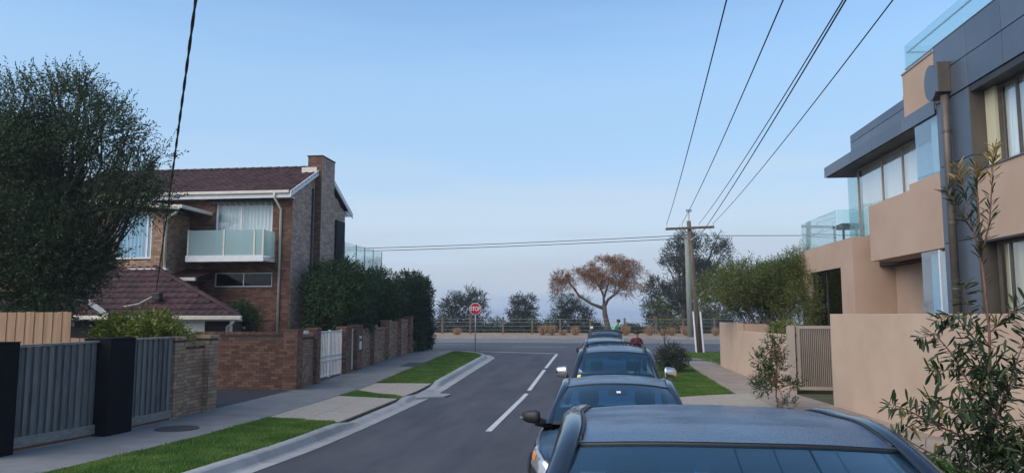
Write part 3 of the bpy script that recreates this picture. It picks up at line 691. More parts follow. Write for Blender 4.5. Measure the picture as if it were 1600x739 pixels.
M().prism([(HX, 32.76, EZ - .10), (HX, 33.25, EZ - .10), (HX, 33.25, EZ - .06), (HX, 32.76, EZ + .1)], (-.3, 0, 0), (.14, 0, 0)).build('soffit', 'white_trim', H)
downpipe(H, [(-12.5, 26.48, EZ - .05), (-12.5, 26.5, EZ - .22), (-12.42, 26.93, EZ - .62), (-12.42, 26.93, .3)])
downpipe(H, [(HX + .06, 28.85, 7.6), (HX + .06, 28.85, .3)], .04, 'zinc_dark')
# balcony door, highlight window, balcony
window(H, (-15.12, HY, 4.62), (1, 0, 0), (0, -1, 0), 2.34, 2.18, (.44,), 'white_trim', 'glass_window', .05, .075, 'curtain', .28)
window(H, (-15.05, HY, 3.50), (1, 0, 0), (0, -1, 0), 2.33, .54, (.5,), 'white_trim', 'glass_dark', .02, .035)
M().box(-15.35, -12.6, 26.72, 26.99, 6.83, 6.90).build('awning_box', 'zinc_dark', H)
def scallop(i, j):
    return (-15.2 + 2.5 * i, 26.80, 6.84 - j * (.10 + .05 * abs(math.sin(i * 32))))
M().grid(scallop, 90, 1).build('awning_valance', 'black_plastic', H)
bal = M().box(-15.62, -12.62, 25.95, 26.985, 4.42, 4.56).build('balcony_slab', 'white_trim', H, bevel=.01)
M().box(-15.655, -12.585, 25.915, 25.948, 4.40, 4.63).build('slab_edge', 'white_trim', bal)
for x in (-15.60, -14.18, -12.98, -12.64): M().box(x - .03, x + .03, 25.96, 26.02, 4.56, 5.60).build('balcony_post', 'cream', bal)
for a, b in ((-15.57, -14.21), (-14.15, -13.01), (-12.95, -12.67)): M().box(a + .01, b - .01, 25.985, 25.995, 4.62, 5.58).build('balustrade_pane', 'glass_frost', bal)
M().box(-12.645, -12.635, 26.04, 26.95, 4.62, 5.58).build('balustrade_pane', 'glass_frost', bal)
M().box(-15.605, -15.595, 26.04, 26.95, 4.62, 5.58).build('balustrade_pane', 'glass_frost', bal)
# rear balcony beyond the chimney
rb = M().box(-15, HX + .55, 32.9, 37.2, 4.3, 4.5).build('rear_balcony', 'white_trim', H)
ys = [31.45, 33.0, 34.2, 35.5, 36.9]
M().box(-12.3, HX + .55, 31.35, 32.899, 4.3, 4.5).build('balcony_slab', 'white_trim', rb)
for a, b in zip(ys, ys[1:]): M().box(HX + .5, HX + .51, a + .04, b - .02, 4.5, 5.62).build('balustrade_pane', 'glass_aqua', rb)
for y in ys: M().box(HX + .48, HX + .52, y - .02, y + .02, 4.5, 5.64).build('balcony_post', 'galv', rb)
for y in (33.5, 36.8): M().box(HX - .3, HX - .1, y, y + .2, .3, 4.3).build('balcony_column', 'white_trim', rb)
# wing with the blue window
wy, wx = 25.3, -16.2
wing = wall(H, (-23, wy, .1), (1, 0, 0), (0, -1, 0), 6.8, 6.2, [(4.9, 6.36, 4.38, 6.1)], .2, 'mortar', 'wing_wall')
bricks(H, (-23, wy, 3.3), (1, 0, 0), (0, -1, 0), 6.8, 3.0, [(4.9, 6.36, 1.18, 2.9)], 'brick_tan', 0)
M().box(wx - .2, wx - .002, wy + .2, 27, .1, 6.3).build('wing_wall', 'mortar', H)
bricks(H, (wx, wy, 3.3), (0, 1, 0), (1, 0, 0), 1.7, 3.0, (), 'brick_tan', 0)
window(H, (-18.1, wy, 4.48), (1, 0, 0), (0, -1, 0), 1.46, 1.72, (.86,), 'white_trim', 'glass_blue', .03, .07, 'curtain_blue', .2)
slope_roof(H, [(-23, 24.9, 7.0), (-15.35, 24.9, 6.42), (-15.35, 27, 6.42), (-23, 27, 7.0)])
a, b = V3(-23, 24.9, 6.92), V3(-15.35, 24.9, 6.33); M().prism([a - V3(0, 0, .09), b - V3(0, 0, .09), b + V3(0, 0, .07), a + V3(0, 0, .07)], (0, -.03, 0), (0, -.002, 0)).build('barge_board', 'cream', H)
M().box(-15.36, -15.24, 24.86, 26.98, 6.28, 6.40).build('gutter', 'cream', H)
downpipe(H, [(-15.45, 25.0, 6.3), (-15.6, 25.1, 6.15), (-16.05, 25.24, 5.95), (-16.05, 25.24, 4.12)], .05)
# small skillion roof below the wing
slope_roof(H, [(-17.4, 24.95, 3.78), (-14.95, 25.45, 3.78), (-14.95, 26.98, 4.15), (-17.4, 26.98, 4.25)])
gutter(H, (-17.3, 25.0, 3.66), (-14.9, 25.45, 3.66), (0, -1, 0), 'cream', .12)
M().box(-17.4, -15.9, 25.1, 25.28, 4.05, 4.12).build('flashing', 'white_trim', H)
# garage with hip roof
gz = 2.40; cE = (-11.82, 22.85, gz); ap = (-16.4, 25.25, 4.14); lE = (-18.6, 22.85, gz); lA = (-18.6, 25.25, 4.14)
M().prism([lE, cE, ap, lA], (0, 0, -.05), (0, 0, 0)).build('garage_roof', 'tile', H)
M().prism([cE, (-12.9, 25.25, gz), ap], (0, 0, -.05), (0, 0, 0)).build('garage_roof', 'tile', H)
sv = Vector((0, 2.4, 1.74)); sl_ = sv.length
tile_roof(H, lE, (1, 0, 0), sv, 6.78, sl_, lambda a, b: a < 6.78 - (b / sl_) * 4.58 - .02, 300)
ridge_run(H, (cE[0], cE[1], gz + .03), (ap[0], ap[1], ap[2] + .03), .10, 'hip_tile')
hv = V3(*ap) - V3(*cE)
for i in range(12):
    p = V3(*cE) + hv * (i + .8) / 12.5; M().obox(p + V3(.05, 0, .015), hv / 12.5 * .5, V3(0, .05, 0), V3(0, 0, .03)).build('mortar_bedding', 'cream', H)
gutter(H, (-18.6, 22.85, gz - .12), (-11.74, 22.85, gz - .12), (0, -1, 0), 'cream', .13)
M().box(-18.6, -11.9, 22.86, 23.18, gz - .16, gz - .13).build('soffit', 'white_trim', H)
M().box(-18.6, -14.3, 23.2, 23.4, .1, gz - .13).build('garage_wall', 'dark_room', H)  # near-black colour stands in for tree shadow on this stretch of wall
M().box(-14.29, -12.35, 23.2, 23.4, .1, gz - .13).build('garage_door', 'white_trim', H)
M().box(-13.2, -12.35, 23.17, 23.199, .1, gz - .13).build('garage_opening', 'dark_room', H)
M().box(-13.1, -12.95, 23.4, 25.2, .1, gz - .13).build('garage_wall', 'mortar', H)
downpipe(H, [(-11.95, 22.82, gz - .1), (-12.1, 22.9, gz - .25), (-12.38, 23.12, gz - .35), (-12.38, 23.12, .2)], .045)
a, b = atY(178, 499, 22.2), atY(138, 470, 21.9); M().prism([a - V3(0, 0, .09), b - V3(0, 0, .12), b + V3(0, 0, .08), a + V3(0, 0, .06)], (0, 0, 0), (0, .04, 0)).build('barge_board', 'white_trim', H)
# service point on the garage roof
sb = V3(-15.05, 23.35, 3.02)
M().obox(sb + V3(-.14, -.10, -.1), (.28, 0, 0), (0, .22, 0), (0, 0, .26)).build('service_box', 'black_plastic', H, bevel=.03)
M().tube([sb + V3(-.08, -.05, .05), sb + V3(-.5, -.22, -.22), sb + V3(-.95, -.35, -.32)], .022, 6).build('service_bracket', 'galv', H)
# ------------------------------------------------------------------ right building (its own axis, turned slightly to the street)
BROT = math.atan(150 / CAMF * math.cos(PITCH)) - math.atan(125 / CAMF * math.cos(PITCH))
B = thing('apartment_building', (0, 0, 0), 'modern beige rendered apartment building with dark metal cladding and glass balconies', 'building', None, (0, 0, BROT))
_BM = WM[B.name]
class ML(M):                                   # builder in the building's own frame
    def build(s, name, mat, parent=None, **k):
        s.v = [tuple(_BM @ Vector(p)) for p in s.v]; return M.build(s, name, mat, parent or B, **k)
fx = 7.8
def bwin(y0, y1, z0, z1, x, mull, frame, pane, curtain, parent=None):
    o = _BM @ Vector((x, y1, z0)); u = _BM.to_3x3() @ Vector((0, -1, 0)); n = _BM.to_3x3() @ Vector((-1, 0, 0))
    return window(parent or B, tuple(o), tuple(u), tuple(n), y1 - y0, z1 - z0, mull, frame, pane, .0, .055, curtain, .2)
# core volumes
ML().box(9.0, 20, 8, 27.6, .0, 3.86).build('wall', 'render_tan')
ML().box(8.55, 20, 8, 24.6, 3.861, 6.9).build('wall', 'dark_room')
ML().box(8.4, 20, 8, 18.9, 7.0, 8.30).build('wall', 'render_tan')
# near bay: cladding column and fascia made of single panels
ML().box(fx + .03, fx + .55, 15.93, 17.33, .1, 7.13).build('column_core', 'zinc_dark')
zs = [.1, 2.3, 4.0, 5.7, 7.14]
for a, b in zip(zs, zs[1:]): ML().box(fx, fx + .029, 15.905, 17.345, a + .008, b - .008).build('cladding_panel', 'zinc', bevel=.004)
for a, b in zip(zs, zs[1:]): ML().box(fx + .002, fx + .42, 15.885, 15.904, a + .006, b - .006).build('cladding_panel', 'bronze')
ML().box(fx + .03, fx + .6, 8, 17.33, 7.17, 8.44).build('fascia_core', 'zinc_dark')
ycs = [17.345, 15.895, 14.56, 13.2, 11.85, 10.5, 9.2, 8]
for a, b in zip(ycs, ycs[1:]):
    for c, d in ((7.155, 7.81), (7.81, 8.48)): ML().box(fx - .002, fx + .028, b + .009, a - .009, c + .009, d - .009).build('cladding_panel', 'zinc', bevel=.004)
ML().box(fx + .03, fx + .55, 8, 15.88, 7.02, 7.15).build('fascia_soffit', 'zinc_dark')
ML().box(fx, fx + .8, 8, 17.345, 8.481, 8.50).build('parapet_cap', 'zinc_dark')
bwin(8.2, 15.52, 5.36, 7.02, fx + .36, (.09, .24, .42, .6, .8), 'bronze', 'glass_window', 'curtain')
ML().box(fx + .3, fx + .42, 15.52, 15.88, 5.36, 7.02).build('window_jamb', 'curtain_warm')
ML().box(fx + .05, fx + 1.0, 8, 15.88, 3.93, 5.35).build('wall_band', 'render_tan')
ML().box(fx + .02, fx + .4, 8, 15.87, 5.351, 5.375).build('window_sill', 'zinc')
ML().box(fx + .05, fx + .4, 8, 15.86, 3.89, 3.928).build('band_edge', 'zinc_dark')
bwin(8.2, 15.7, .6, 3.88, fx + .25, (.06, .2, .4, .6, .8), 'bronze', 'glass_window', 'curtain_warm')
# drum shaped vent and downpipe on the column
drum = ML()
for k, xx in enumerate((fx - .42, fx)):
    pass
prof = [(16.95 + .30 * math.cos(a), 7.55 + .40 * math.sin(a)) for a in np.linspace(-math.pi / 2 - .9, math.pi / 2 + .9, 20)]
prof = [(y, z) for y, z in prof] + [(16.60, 7.93), (16.60, 7.25)]
dv = ML().prism([(fx - .002, y, z) for y, z in prof], (-.26, 0, 0), (0, 0, 0)).build('rainwater_head', 'bronze', bevel=.01)
ML().prism([(fx - .263, y, z) for y, z in prof], (-.012, 0, 0), (0, 0, 0)).build('head_cover', 'zinc', dv)
ML().tube([(fx - .10, 16.72, 7.2), (fx - .10, 16.72, 5.8), (fx - .10, 16.72, .2)], .085, 12).build('downpipe', 'bronze', smooth=True)
for z in (6.4, 4.4, 3.0): ML().tube([(fx - .10, 16.72, z - .03), (fx - .10, 16.72, z + .03)], .094, 12).build('pipe_collar', 'bronze')
# beige box and roof terrace balustrade
ML().box(fx - .01, fx + 1.2, 17.36, 19.02, 7.07, 8.38).build('upper_box', 'render_tan', bevel=.006)
ML().box(fx - .03, fx + 1.2, 17.36, 19.05, 8.381, 8.42).build('box_cap', 'alu_tan')
tb = ML().box(fx + .02, fx + .06, 8, 18.93, 8.502, 8.53).build('balustrade_channel', 'galv')
ys = [18.93, 17.92, 16.93, 15.97, 14.9, 13.8, 12.7, 11.6, 10.5]
for a, b in zip(ys, ys[1:]): ML().box(fx + .035, fx + .047, b + .006, a - .006, 8.43, 9.10).build('balustrade_pane', 'glass_aqua', tb)
ML().box(fx + .07, fx + 1.6, 18.90, 18.912, 8.43, 9.10).build('balustrade_pane', 'glass_aqua', tb)
ML().tube([(fx + .09, 18.9, 8.93), (fx + .09, 10.5, 8.93)], .022, 8).build('handrail', 'galv', tb)
ML().tube([(fx + .12, 18.86, 8.93), (fx + 1.6, 18.86, 8.93)], .022, 8).build('handrail', 'galv', tb)
ML().box(fx + .5, fx + 3, 19.1, 20.3, 7.8, 8.22).build('rear_parapet', 'render_tan')
# middle roof fascia and eave
ML().box(fx + .03, fx + 2, 19.05, 22.9, 7.3, 7.79).build('roof_core', 'zinc_dark')
for a, b in ((19.04, 21.3), (21.3, 22.93)):
    for c, d in ((7.31, 7.555), (7.555, 7.80)): ML().box(fx, fx + .029, a + .007, b - .007, c + .007, d - .007).build('cladding_panel', 'zinc', bevel=.003)
ML().box(fx + .03, fx + 2, 22.9, 22.929, 7.31, 7.80).build('cladding_panel', 'zinc')
ML().box(fx, fx + .03, 17.4, 25.4, 6.985, 7.29).build('eave_core', 'zinc_dark')
for a, b in ((17.37, 19.2), (19.2, 21.2), (21.2, 22.95), (22.95, 25.43)): ML().box(fx - .032, fx - .003, a + .007, b - .007, 6.965, 7.302).build('cladding_panel', 'zinc', bevel=.003)
ML().box(fx + .031, 12, 17.36, 25.4, 6.96, 7.0).build('soffit', 'zinc_dark')
ML().box(fx + .031, 12, 17.36, 25.4, 7.001, 7.299).build('eave_body', 'zinc')
# middle windows behind the eave
wxm = fx + .52
bwin(18.56, 24.0, 4.76, 6.95, wxm, (.36, .62), 'alu_tan', 'glass_window', 'curtain')
ML().box(wxm, wxm + .012, 24.0, 24.9, 4.76, 6.95).build('corner_pane', 'glass_aqua')
ML().box(wxm + .02, wxm + 1.8, 24.88, 24.892, 4.76, 6.95).build('corner_pane', 'glass_aqua')
ML().box(fx, fx + .75, 17.37, 21.75, 3.92, 5.48).build('wall_band', 'render_tan', bevel=.006)
ML().box(fx + .002, fx + .74, 17.38, 19.0, 5.481, 5.62).build('wall_band', 'render_tan')
ML().box(fx + .751, 9.1, 17.37, 21.70, 3.87, 3.92).build('soffit', 'render_tan')
gs = ML().box(fx + .02, fx + .032, 17.38, 18.56, 5.63, 6.955).build('glass_screen', 'glass_blue')
ML().box(fx + .15, fx + .2, 17.40, 18.0, 5.63, 6.95).build('screen_curtain', 'curtain', gs)
ML().box(fx + .04, fx + .6, 18.545, 18.555, 5.63, 6.955).build('screen_return', 'glass_blue', gs)
# ground level glass box beside the column and recess
gb = ML().box(fx + .02, fx + .032, 17.72, 18.58, 1.2, 3.90).build('entry_glass', 'glass_blue')
ML().box(fx + .02, fx + .08, 17.64, 17.72, 1.2, 3.90).build('entry_frame', 'white_trim', gb)
ML().box(fx + .02, fx + .03, 17.35, 17.64, 1.2, 3.85).build('entry_door', 'glass_window', gb)
ML().box(fx + .2, fx + .24, 17.4, 18.5, 1.2, 3.85).build('entry_blind', 'curtain_blue', gb)
# corner block with big dark window and its terrace balustrade
cw = [(24.32 - 23.17, 27.72 - 23.17, 0.4, 3.92)]
o = _BM @ Vector((fx, 23.17, 0)); u = _BM.to_3x3() @ Vector((0, 1, 0)); nn = _BM.to_3x3() @ Vector((-1, 0, 0))
wall(B, tuple(o), tuple(u), tuple(nn), 5.6, 4.76, cw, .3, 'render_tan', 'corner_wall')
ML().box(fx + .301, 12.5, 23.17, 23.47, 0, 4.76).build('corner_wall', 'render_tan')
ML().box(fx + .301, 12.5, 23.471, 28.76, 4.5, 4.755).build('terrace_floor', 'render_tan')
bwin(24.32, 27.72, .4, 3.92, fx + .12, (.45,), 'zinc_dark', 'glass_dark', None)
tr = ML().box(fx + .05, fx + .09, 24.7, 29.0, 4.762, 4.79).build('terrace_channel', 'galv')
for a, b in ((24.72, 26.1), (26.12, 27.5), (27.52, 28.75)): ML().box(fx + .06, fx + .072, a, b, 4.79, 5.80).build('balustrade_pane', 'glass_aqua', tr)
ML().box(fx + .09, fx + 1.3, 24.70, 24.712, 4.79, 5.80).build('balustrade_pane', 'glass_aqua', tr)
ML().box(fx + .35, fx + 1.3, 23.25, 23.262, 4.76, 5.78).build('balustrade_pane', 'glass_aqua', tr)
# dark outdoor table on the terrace
tt = thing('outdoor_table', tuple(_BM @ Vector((8.6, 25.6, 4.76))), 'dark outdoor table on the terrace behind the far right glass balustrade', 'table')
ML().box(8.2, 9.0, 25.2, 26.2, 5.30, 5.42).build('table_top', 'black_plastic', tt)
for x in (8.24, 8.96):
    for y in (25.25, 26.15): ML().box(x - .03, x + .03, y - .03, y + .03, 4.76, 5.30).build('leg', 'black_plastic', tt)
# ------------------------------------------------------------------ right garden walls and gate
def seg_wall(par, p, q, z0, z1, th, name, mat='render_wall'):
    p, q = V3(*p, 0), V3(*q, 0); d = (q - p); n = V3(d[1], -d[0], 0) / np.linalg.norm(d)
    if n[0] < 0: n = -n
    return M().obox(p + V3(0, 0, z0), d, n * th, V3(0, 0, z1 - z0)).build(name, mat, par, bevel=.008)
t = thing('rendered_wall', (5.62, 19.9, zR(20)), 'tall smooth beige garden wall on the right nearest the camera', 'wall')
seg_wall(t, (5.62, 19.95), (7.4, 4.0), 0, 2.46, .22, 'wall_face')
M().box(5.85, 7.0, 19.72, 19.94, 0, 2.455).build('wall_return', 'render_wall', t)
t = thing('rendered_wall', (5.0, 27, zR(27)), 'lower stepped beige garden wall below the olive trees', 'wall')
seg_wall(t, (5.23, 23.0), (4.83, 28.85), 0, 1.84, .22, 'wall_face')
seg_wall(t, (4.828, 28.87), (4.57, 31.8), 0, 2.12, .22, 'wall_face')
M().box(4.79, 7.0, 31.6, 31.8, 0, 2.118).build('wall_return', 'render_wall', t)
M().box(5.05, 5.9, 28.6, 28.84, 0, 2.1).build('planter_end', 'render_tan', t)
gt = thing('slatted_gate', (6.0, 22.9, zR(23)), 'beige metal gate of narrow vertical slats between the two rendered walls', 'gate')
g0, g1, gzb, gzt = 5.42, 7.05, .27, 2.12
M().box(5.22, 5.40, 22.72, 22.98, zR(23) - .05, 2.13).build('gate_post', 'slat_paint', gt)
for a, b in ((g0 + .03, g0 + .13), (g1 - .1, g1)): M().box(a, b, 22.80, 22.87, gzb, gzt).build('stile', 'slat_paint', gt)
for a, b in ((gzb, gzb + .09), (gzt - .09, gzt)): M().box(g0 + .13, g1 - .1, 22.80, 22.87, a, b).build('rail', 'slat_paint', gt)
n = 26
for i in range(n):
    x = g0 + .15 + (g1 - g0 - .28) * i / (n - 1); M().obox((x - .012, 22.81, gzb + .09), (.022, .012, 0), (-.006, .045, 0), (0, 0, gzt - gzb - .18)).build('slat', 'slat_paint', gt)
for z in (.7, 1.1, 1.8): M().box(5.4, 5.46, 22.80, 22.84, z, z + .08).build('hinge', 'black_plastic', gt)
M().box(5.66, 8.0, 24.0, 24.1, 0, 2.1).build('back_screen', 'zinc_dark', gt)
# ------------------------------------------------------------------ stop sign
sx, sy, sz = -6.72, 37.6, zl(37.4)
t = thing('stop_sign', (sx, sy, sz), 'red octagonal STOP sign on a thin grey pole at the corner lawn', 'stop sign')
M().tube([(sx, sy, sz - .05), (sx, sy, sz + 2.38)], .028, 10).build('pole', 'galv', t, smooth=True)
oc = lambda r, y: [(sx + r * math.cos(math.pi / 8 + k * math.pi / 4), y, sz + 2.10 + r * math.sin(math.pi / 8 + k * math.pi / 4)) for k in range(8)]
M().prism(oc(.325, sy - .034), (0, 0, 0), (0, .004, 0)).build('sign_plate', 'sign_white', t)
M().prism(oc(.298, sy - .039), (0, 0, 0), (0, .004, 0)).build('sign_face', 'sign_red', t)
fc = bpy.data.curves.new('legend', 'FONT'); fc.body = 'STOP'; fc.align_x = 'CENTER'; fc.align_y = 'CENTER'; fc.size = .265; fc.offset = .005; fc.space_character = 1.0
to = bpy.data.objects.new('legend_tmp', fc); COL.objects.link(to); bpy.context.view_layer.update()
lm = bpy.data.meshes.new_from_object(to.evaluated_get(bpy.context.evaluated_depsgraph_get())); bpy.data.objects.remove(to)
Q = Matrix.Translation((sx, sy - .043, sz + 2.10)) @ Matrix.Rotation(math.pi / 2, 4, 'X') @ Matrix.Diagonal((.80, 1.12, 1, 1))
lm.transform(wm(t).inverted() @ Q); lm.materials.clear(); link('legend', lm, 'sign_white', t)
# ------------------------------------------------------------------ power poles and lines
t = thing('power_pole', (4.5, 38.2, zR(38)), 'weathered timber power pole with a crossarm and white strips at its base', 'power pole')
pb, ptp = V3(4.52, 38.2, zR(38) - .3), V3(4.12, 38.2, 7.15)
M().tube([pb, (pb + ptp) / 2, ptp], [.14, .125, .105], 12).build('pole_shaft', 'pole_wood', t, smooth=True)
M().tube([ptp - V3(0, 0, .1), ptp + V3(.02, 0, .5)], .03, 6).build('top_pin', 'galv', t)
M().box(4.0, 4.28, 38.1, 38.3, 7.63, 7.74).build('top_bracket', 'galv', t)
M().obox((2.95, 38.0, 6.68), (2.4, 0, .07), (0, .1, 0), (0, 0, .12)).build('crossarm', 'pole_wood', t)
for x in (3.0, 3.75, 4.6, 5.28): M().tube([(x, 38.05, 6.8), (x, 38.05, 6.98)], [.045, .03], 8).build('insulator', 'white_trim', t)
for s in (-1, 1): M().tube([(4.16 + s * .75, 38.08, 6.72), (4.18, 38.08, 6.15)], .02, 6).build('brace', 'galv', t)
for dx in (-.17, .19):
    M().tube([(4.50 + dx, 38.12, zR(38)), (4.385 + dx * .95, 38.12, 2.6)], .045, 6).build('guard_strip', 'white_trim', t)
t = thing('timber_pole', (5.6, 52, .6), 'grey green timber pole standing behind the power pole', 'pole')
M().tube([(6.45, 60.5, .4), (6.36, 60.5, 9.0)], [.24, .2], 12).build('pole_shaft', 'pole_green', t, smooth=True)
def line(name, p, q, sag, r, label, n=26, grp='overhead power lines'):
    p, q = V3(*p), V3(*q)
    pts = [p + (q - p) * k / n - V3(0, 0, 4 * sag * (k / n) * (1 - k / n)) for k in range(n + 1)]
    return tag(M().tube(pts, r, 6).build(name, 'wire', None, smooth=True), label, 'power line', grp)
def near_end(px_, z): d = ray(px_, 0); return CP + d * ((z - CAMH) / d[2])
for i, (px_, x, lab) in enumerate(((1130, 3.0, 'leftmost overhead wire running from the crossarm over the street'), (1215, 3.75, 'second overhead wire from the left above the street'), (1305, 4.6, 'overhead wire third from the left, upper one of the close pair'), (1380, 5.28, 'rightmost overhead wire from the crossarm towards the beige building'))):
    a = V3(x, 38.05, 6.97); b = near_end(px_, 7.05); e = a + (b - a) * 1.55; line('power_line', a, e + V3(0, 0, .25), .38, .011, lab)
a = V3(4.5, 38.1, 6.2); b = near_end(1313, 6.95); line('power_line', a, a + (b - a) * 1.5 + V3(0, 0, .2), .3, .013, 'overhead wire third from the left, lower one of the close pair')
for dz, lab in ((0, 'upper wire crossing the whole view along the main road'), (-.16, 'lower wire crossing the whole view along the main road')):
    line('power_line', (-60, 44, 7.4 + dz), (4.2, 38.3, 6.45 + dz), .75, .016, lab); 
line('power_line', (4.2, 38.3, 6.42), (60, 36, 7.6), .6, .016, 'wire running right from the power pole behind the glass terrace')
# twisted service cable to the garage roof
cb = V3(-15.08, 23.32, 3.28); ce = atY(308, -40, 7.6); ext = cb + (ce - cb) * 1.7
pts = [cb + (ext - cb) * k / 160 - V3(0, 0, 4 * .28 * (k / 160) * (1 - k / 160)) for k in range(161)]
m = M()
for ph in (0, math.pi):
    m.tube([p + V3(math.cos(k * 1.1 + ph) * .010, 0, math.sin(k * 1.1 + ph) * .010) for k, p in enumerate(pts)], .013, 6)
tag(m.build('service_cable', 'wire', None, smooth=True), 'thick twisted black service cable coming down to the garage roof', 'cable')
# ------------------------------------------------------------------ foreshore fence
t = thing('post_and_wire_fence', (0, 68, .66), 'timber post and wire fence along the far side of the main road', 'fence')
k = 0
for x in np.arange(-23.5, 26, 2.75):
    xx = x + random.uniform(-.25, .25); h = random.uniform(1.35, 1.6); y = 68 + random.uniform(-.1, .1)
    M().box(xx - .09, xx + .09, y - .08, y + .08, .6, .66 + h).build('post', 'pole_wood', t, bevel=.01)
for z in (1.05, 1.4, 1.75, 2.05): M().tube([(-24, 68.1, z), (0, 68.1, z - .03), (26, 68.1, z)], .011, 4).build('wire_strand', 'galv', t)
M().box(3.3, 8.4, 67.9, 68.02, 1.95, 2.07).build('top_rail', 'pole_wood', t)
# ------------------------------------------------------------------ plants
def norm(a): return a / np.maximum(np.linalg.norm(a, axis=1, keepdims=True), 1e-9)
def leaf_mesh(name, P, D, L, Wd, fold=.0):
    n = len(P); D = norm(D); r = norm(np.cross(D, norm(RNG.normal(size=(n, 3))))); up = np.cross(r, D)
    L = L[:, None]; Wd = Wd[:, None]
    a, c = P, P + D * L; mid = P + D * L * .5 + up * L * .06
    V = np.concatenate([a, mid + r * Wd / 2, c, mid - r * Wd / 2]); i = np.arange(n)
    return np_mesh(name, V, np.stack([i, i + n, i + 2 * n, i + 3 * n], 1))
def vnoise(P, f, seed=0):
    s = np.array([12.9 + seed, 78.2, 37.7])
    return (np.sin(P @ np.array([1.0, .6, .35]) * f + seed) + np.sin(P @ np.array([-.5, .9, .8]) * f * 1.3 + 2 * seed) + np.sin(P @ np.array([.3, -.75, 1.1]) * f * 1.7 + 3 * seed)) / 3
def crown_pts(clumps, n, inner=.5, gap=None, seed=0):
    C = np.array(clumps, float); w_ = (C[:, 3] * C[:, 4] * C[:, 5]) ** (2 / 3); idx = RNG.choice(len(C), n, p=w_ / w_.sum())
    d = norm(RNG.normal(size=(n, 3))); r = inner + (1 - inner) * RNG.random(n) ** .6
    P = C[idx, :3] + d * C[idx, 3:] * r[:, None]
    if gap is not None:
        k = vnoise(P, gap[0], seed) > gap[1]; P, d = P[k], d[k]
    return P, d
def twig_leaves(P, d, per, tl, ll, lw, up=.35, droop=0.0, spread=.8):
    n = len(P); T = norm(d + RNG.normal(0, .45, (n, 3)) + np.array([0, 0, up])); tlv = tl * RNG.uniform(.5, 1.3, n)
    t = np.tile(np.linspace(.1, 1, per), n); k = np.repeat(np.arange(n), per)
    Q = P[k] + T[k] * (t * tlv[k])[:, None]; Q[:, 2] -= droop * (t ** 2) * tlv[k]
    D = T[k] * (1 - spread * .5) + RNG.normal(0, 1, (len(k), 3)) * spread * .6; D[:, 2] -= droop * .6
    return Q, D, ll * RNG.uniform(.6, 1.25, len(k)), lw * RNG.uniform(.7, 1.2, len(k))
def branch(m, p, q, r0, r1, k=5, wob=.12, n=7):
    p, q = V3(*p), V3(*q); L = np.linalg.norm(q - p); pts = [p + (q - p) * i / k + (RNG.normal(0, wob * L / k, 3) if 0 < i < k else 0) for i in range(k + 1)]
    m.tube(pts, list(np.linspace(r0, r1, k + 1)), n); return pts
def plant(name, label, cat, base, clumps, nt, leaf, per=8, tl=.4, ll=.08, lw=.03, trunk_r=.1, bark='bark', inner=.5, gap=None, group=None, up=.35, droop=0, stems=1, seed=1, crown='crown', trunk='trunk', limbs=True, spread=.8, z_min=None):
    t = thing(name, base, label, cat, group); b = V3(*base); m = M()
    for s in range(stems):
        off = V3(RNG.normal(0, .25), RNG.normal(0, .25), 0) if stems > 1 else V3(0, 0, 0)
        top = np.mean([c[:3] for c in clumps], axis=0) * .5 + b * .5 + off; pts = branch(m, b + off * .6 - V3(0, 0, .1), top, trunk_r, trunk_r * .7, 5, .1)
        for c in clumps[s::stems]:
            e = V3(*c[:3]) + V3(0, 0, c[5] * .2); pp = branch(m, pts[-2] if RNG.random() < .5 else pts[-1], e, trunk_r * .5, trunk_r * .15, 5, .15, 6)
            if limbs:
                for j in range(4):
                    dd = norm(RNG.normal(size=(1, 3)))[0]; dd[2] = abs(dd[2]) * .6; branch(m, pp[2 + j % 3], V3(*c[:3]) + dd * V3(*c[3:]) * .8, trunk_r * .18, trunk_r * .05, 4, .15, 5)
    m.build(trunk, bark, t, smooth=True)
    P, d = crown_pts(clumps, nt, inner, gap, seed)
    if z_min is not None: k = P[:, 2] > z_min; P, d = P[k], d[k]
    Q, D, L, W_ = twig_leaves(P, d, per, tl, ll, lw, up, droop, spread)
    me = leaf_mesh(crown, Q, D, L, W_); inv = wm(t).inverted(); me.transform(inv); link(crown, me, leaf, t)
    return t
def blob(c, R_, n, rr, sq=.75, zmin=None):       # scatter sub-clumps through an ellipsoid
    o = []
    for i in range(n):
        d = norm(RNG.normal(size=(1, 3)))[0] * RNG.random() ** .4
        s = rr * RNG.uniform(.7, 1.3); o.append((c[0] + d[0] * R_[0], c[1] + d[1] * R_[1], c[2] + d[2] * R_[2], s, s, s * sq))
    return o
def far(px_, py_, Y): p = atY(px_, py_, Y); return (p[0], Y, p[2])
def fclumps(lst, Y, sc=1.0):            # (px, py, radius px across, radius px high) -> clumps at depth Y
    o = []
    for x, y, rx, rz in lst:
        p = atY(x, y, Y); k = Y / CAMF; o.append((p[0], Y + random.uniform(-.4, .4), p[2], rx * k * sc, rx * k * .8 * sc, rz * k * sc))
    return o
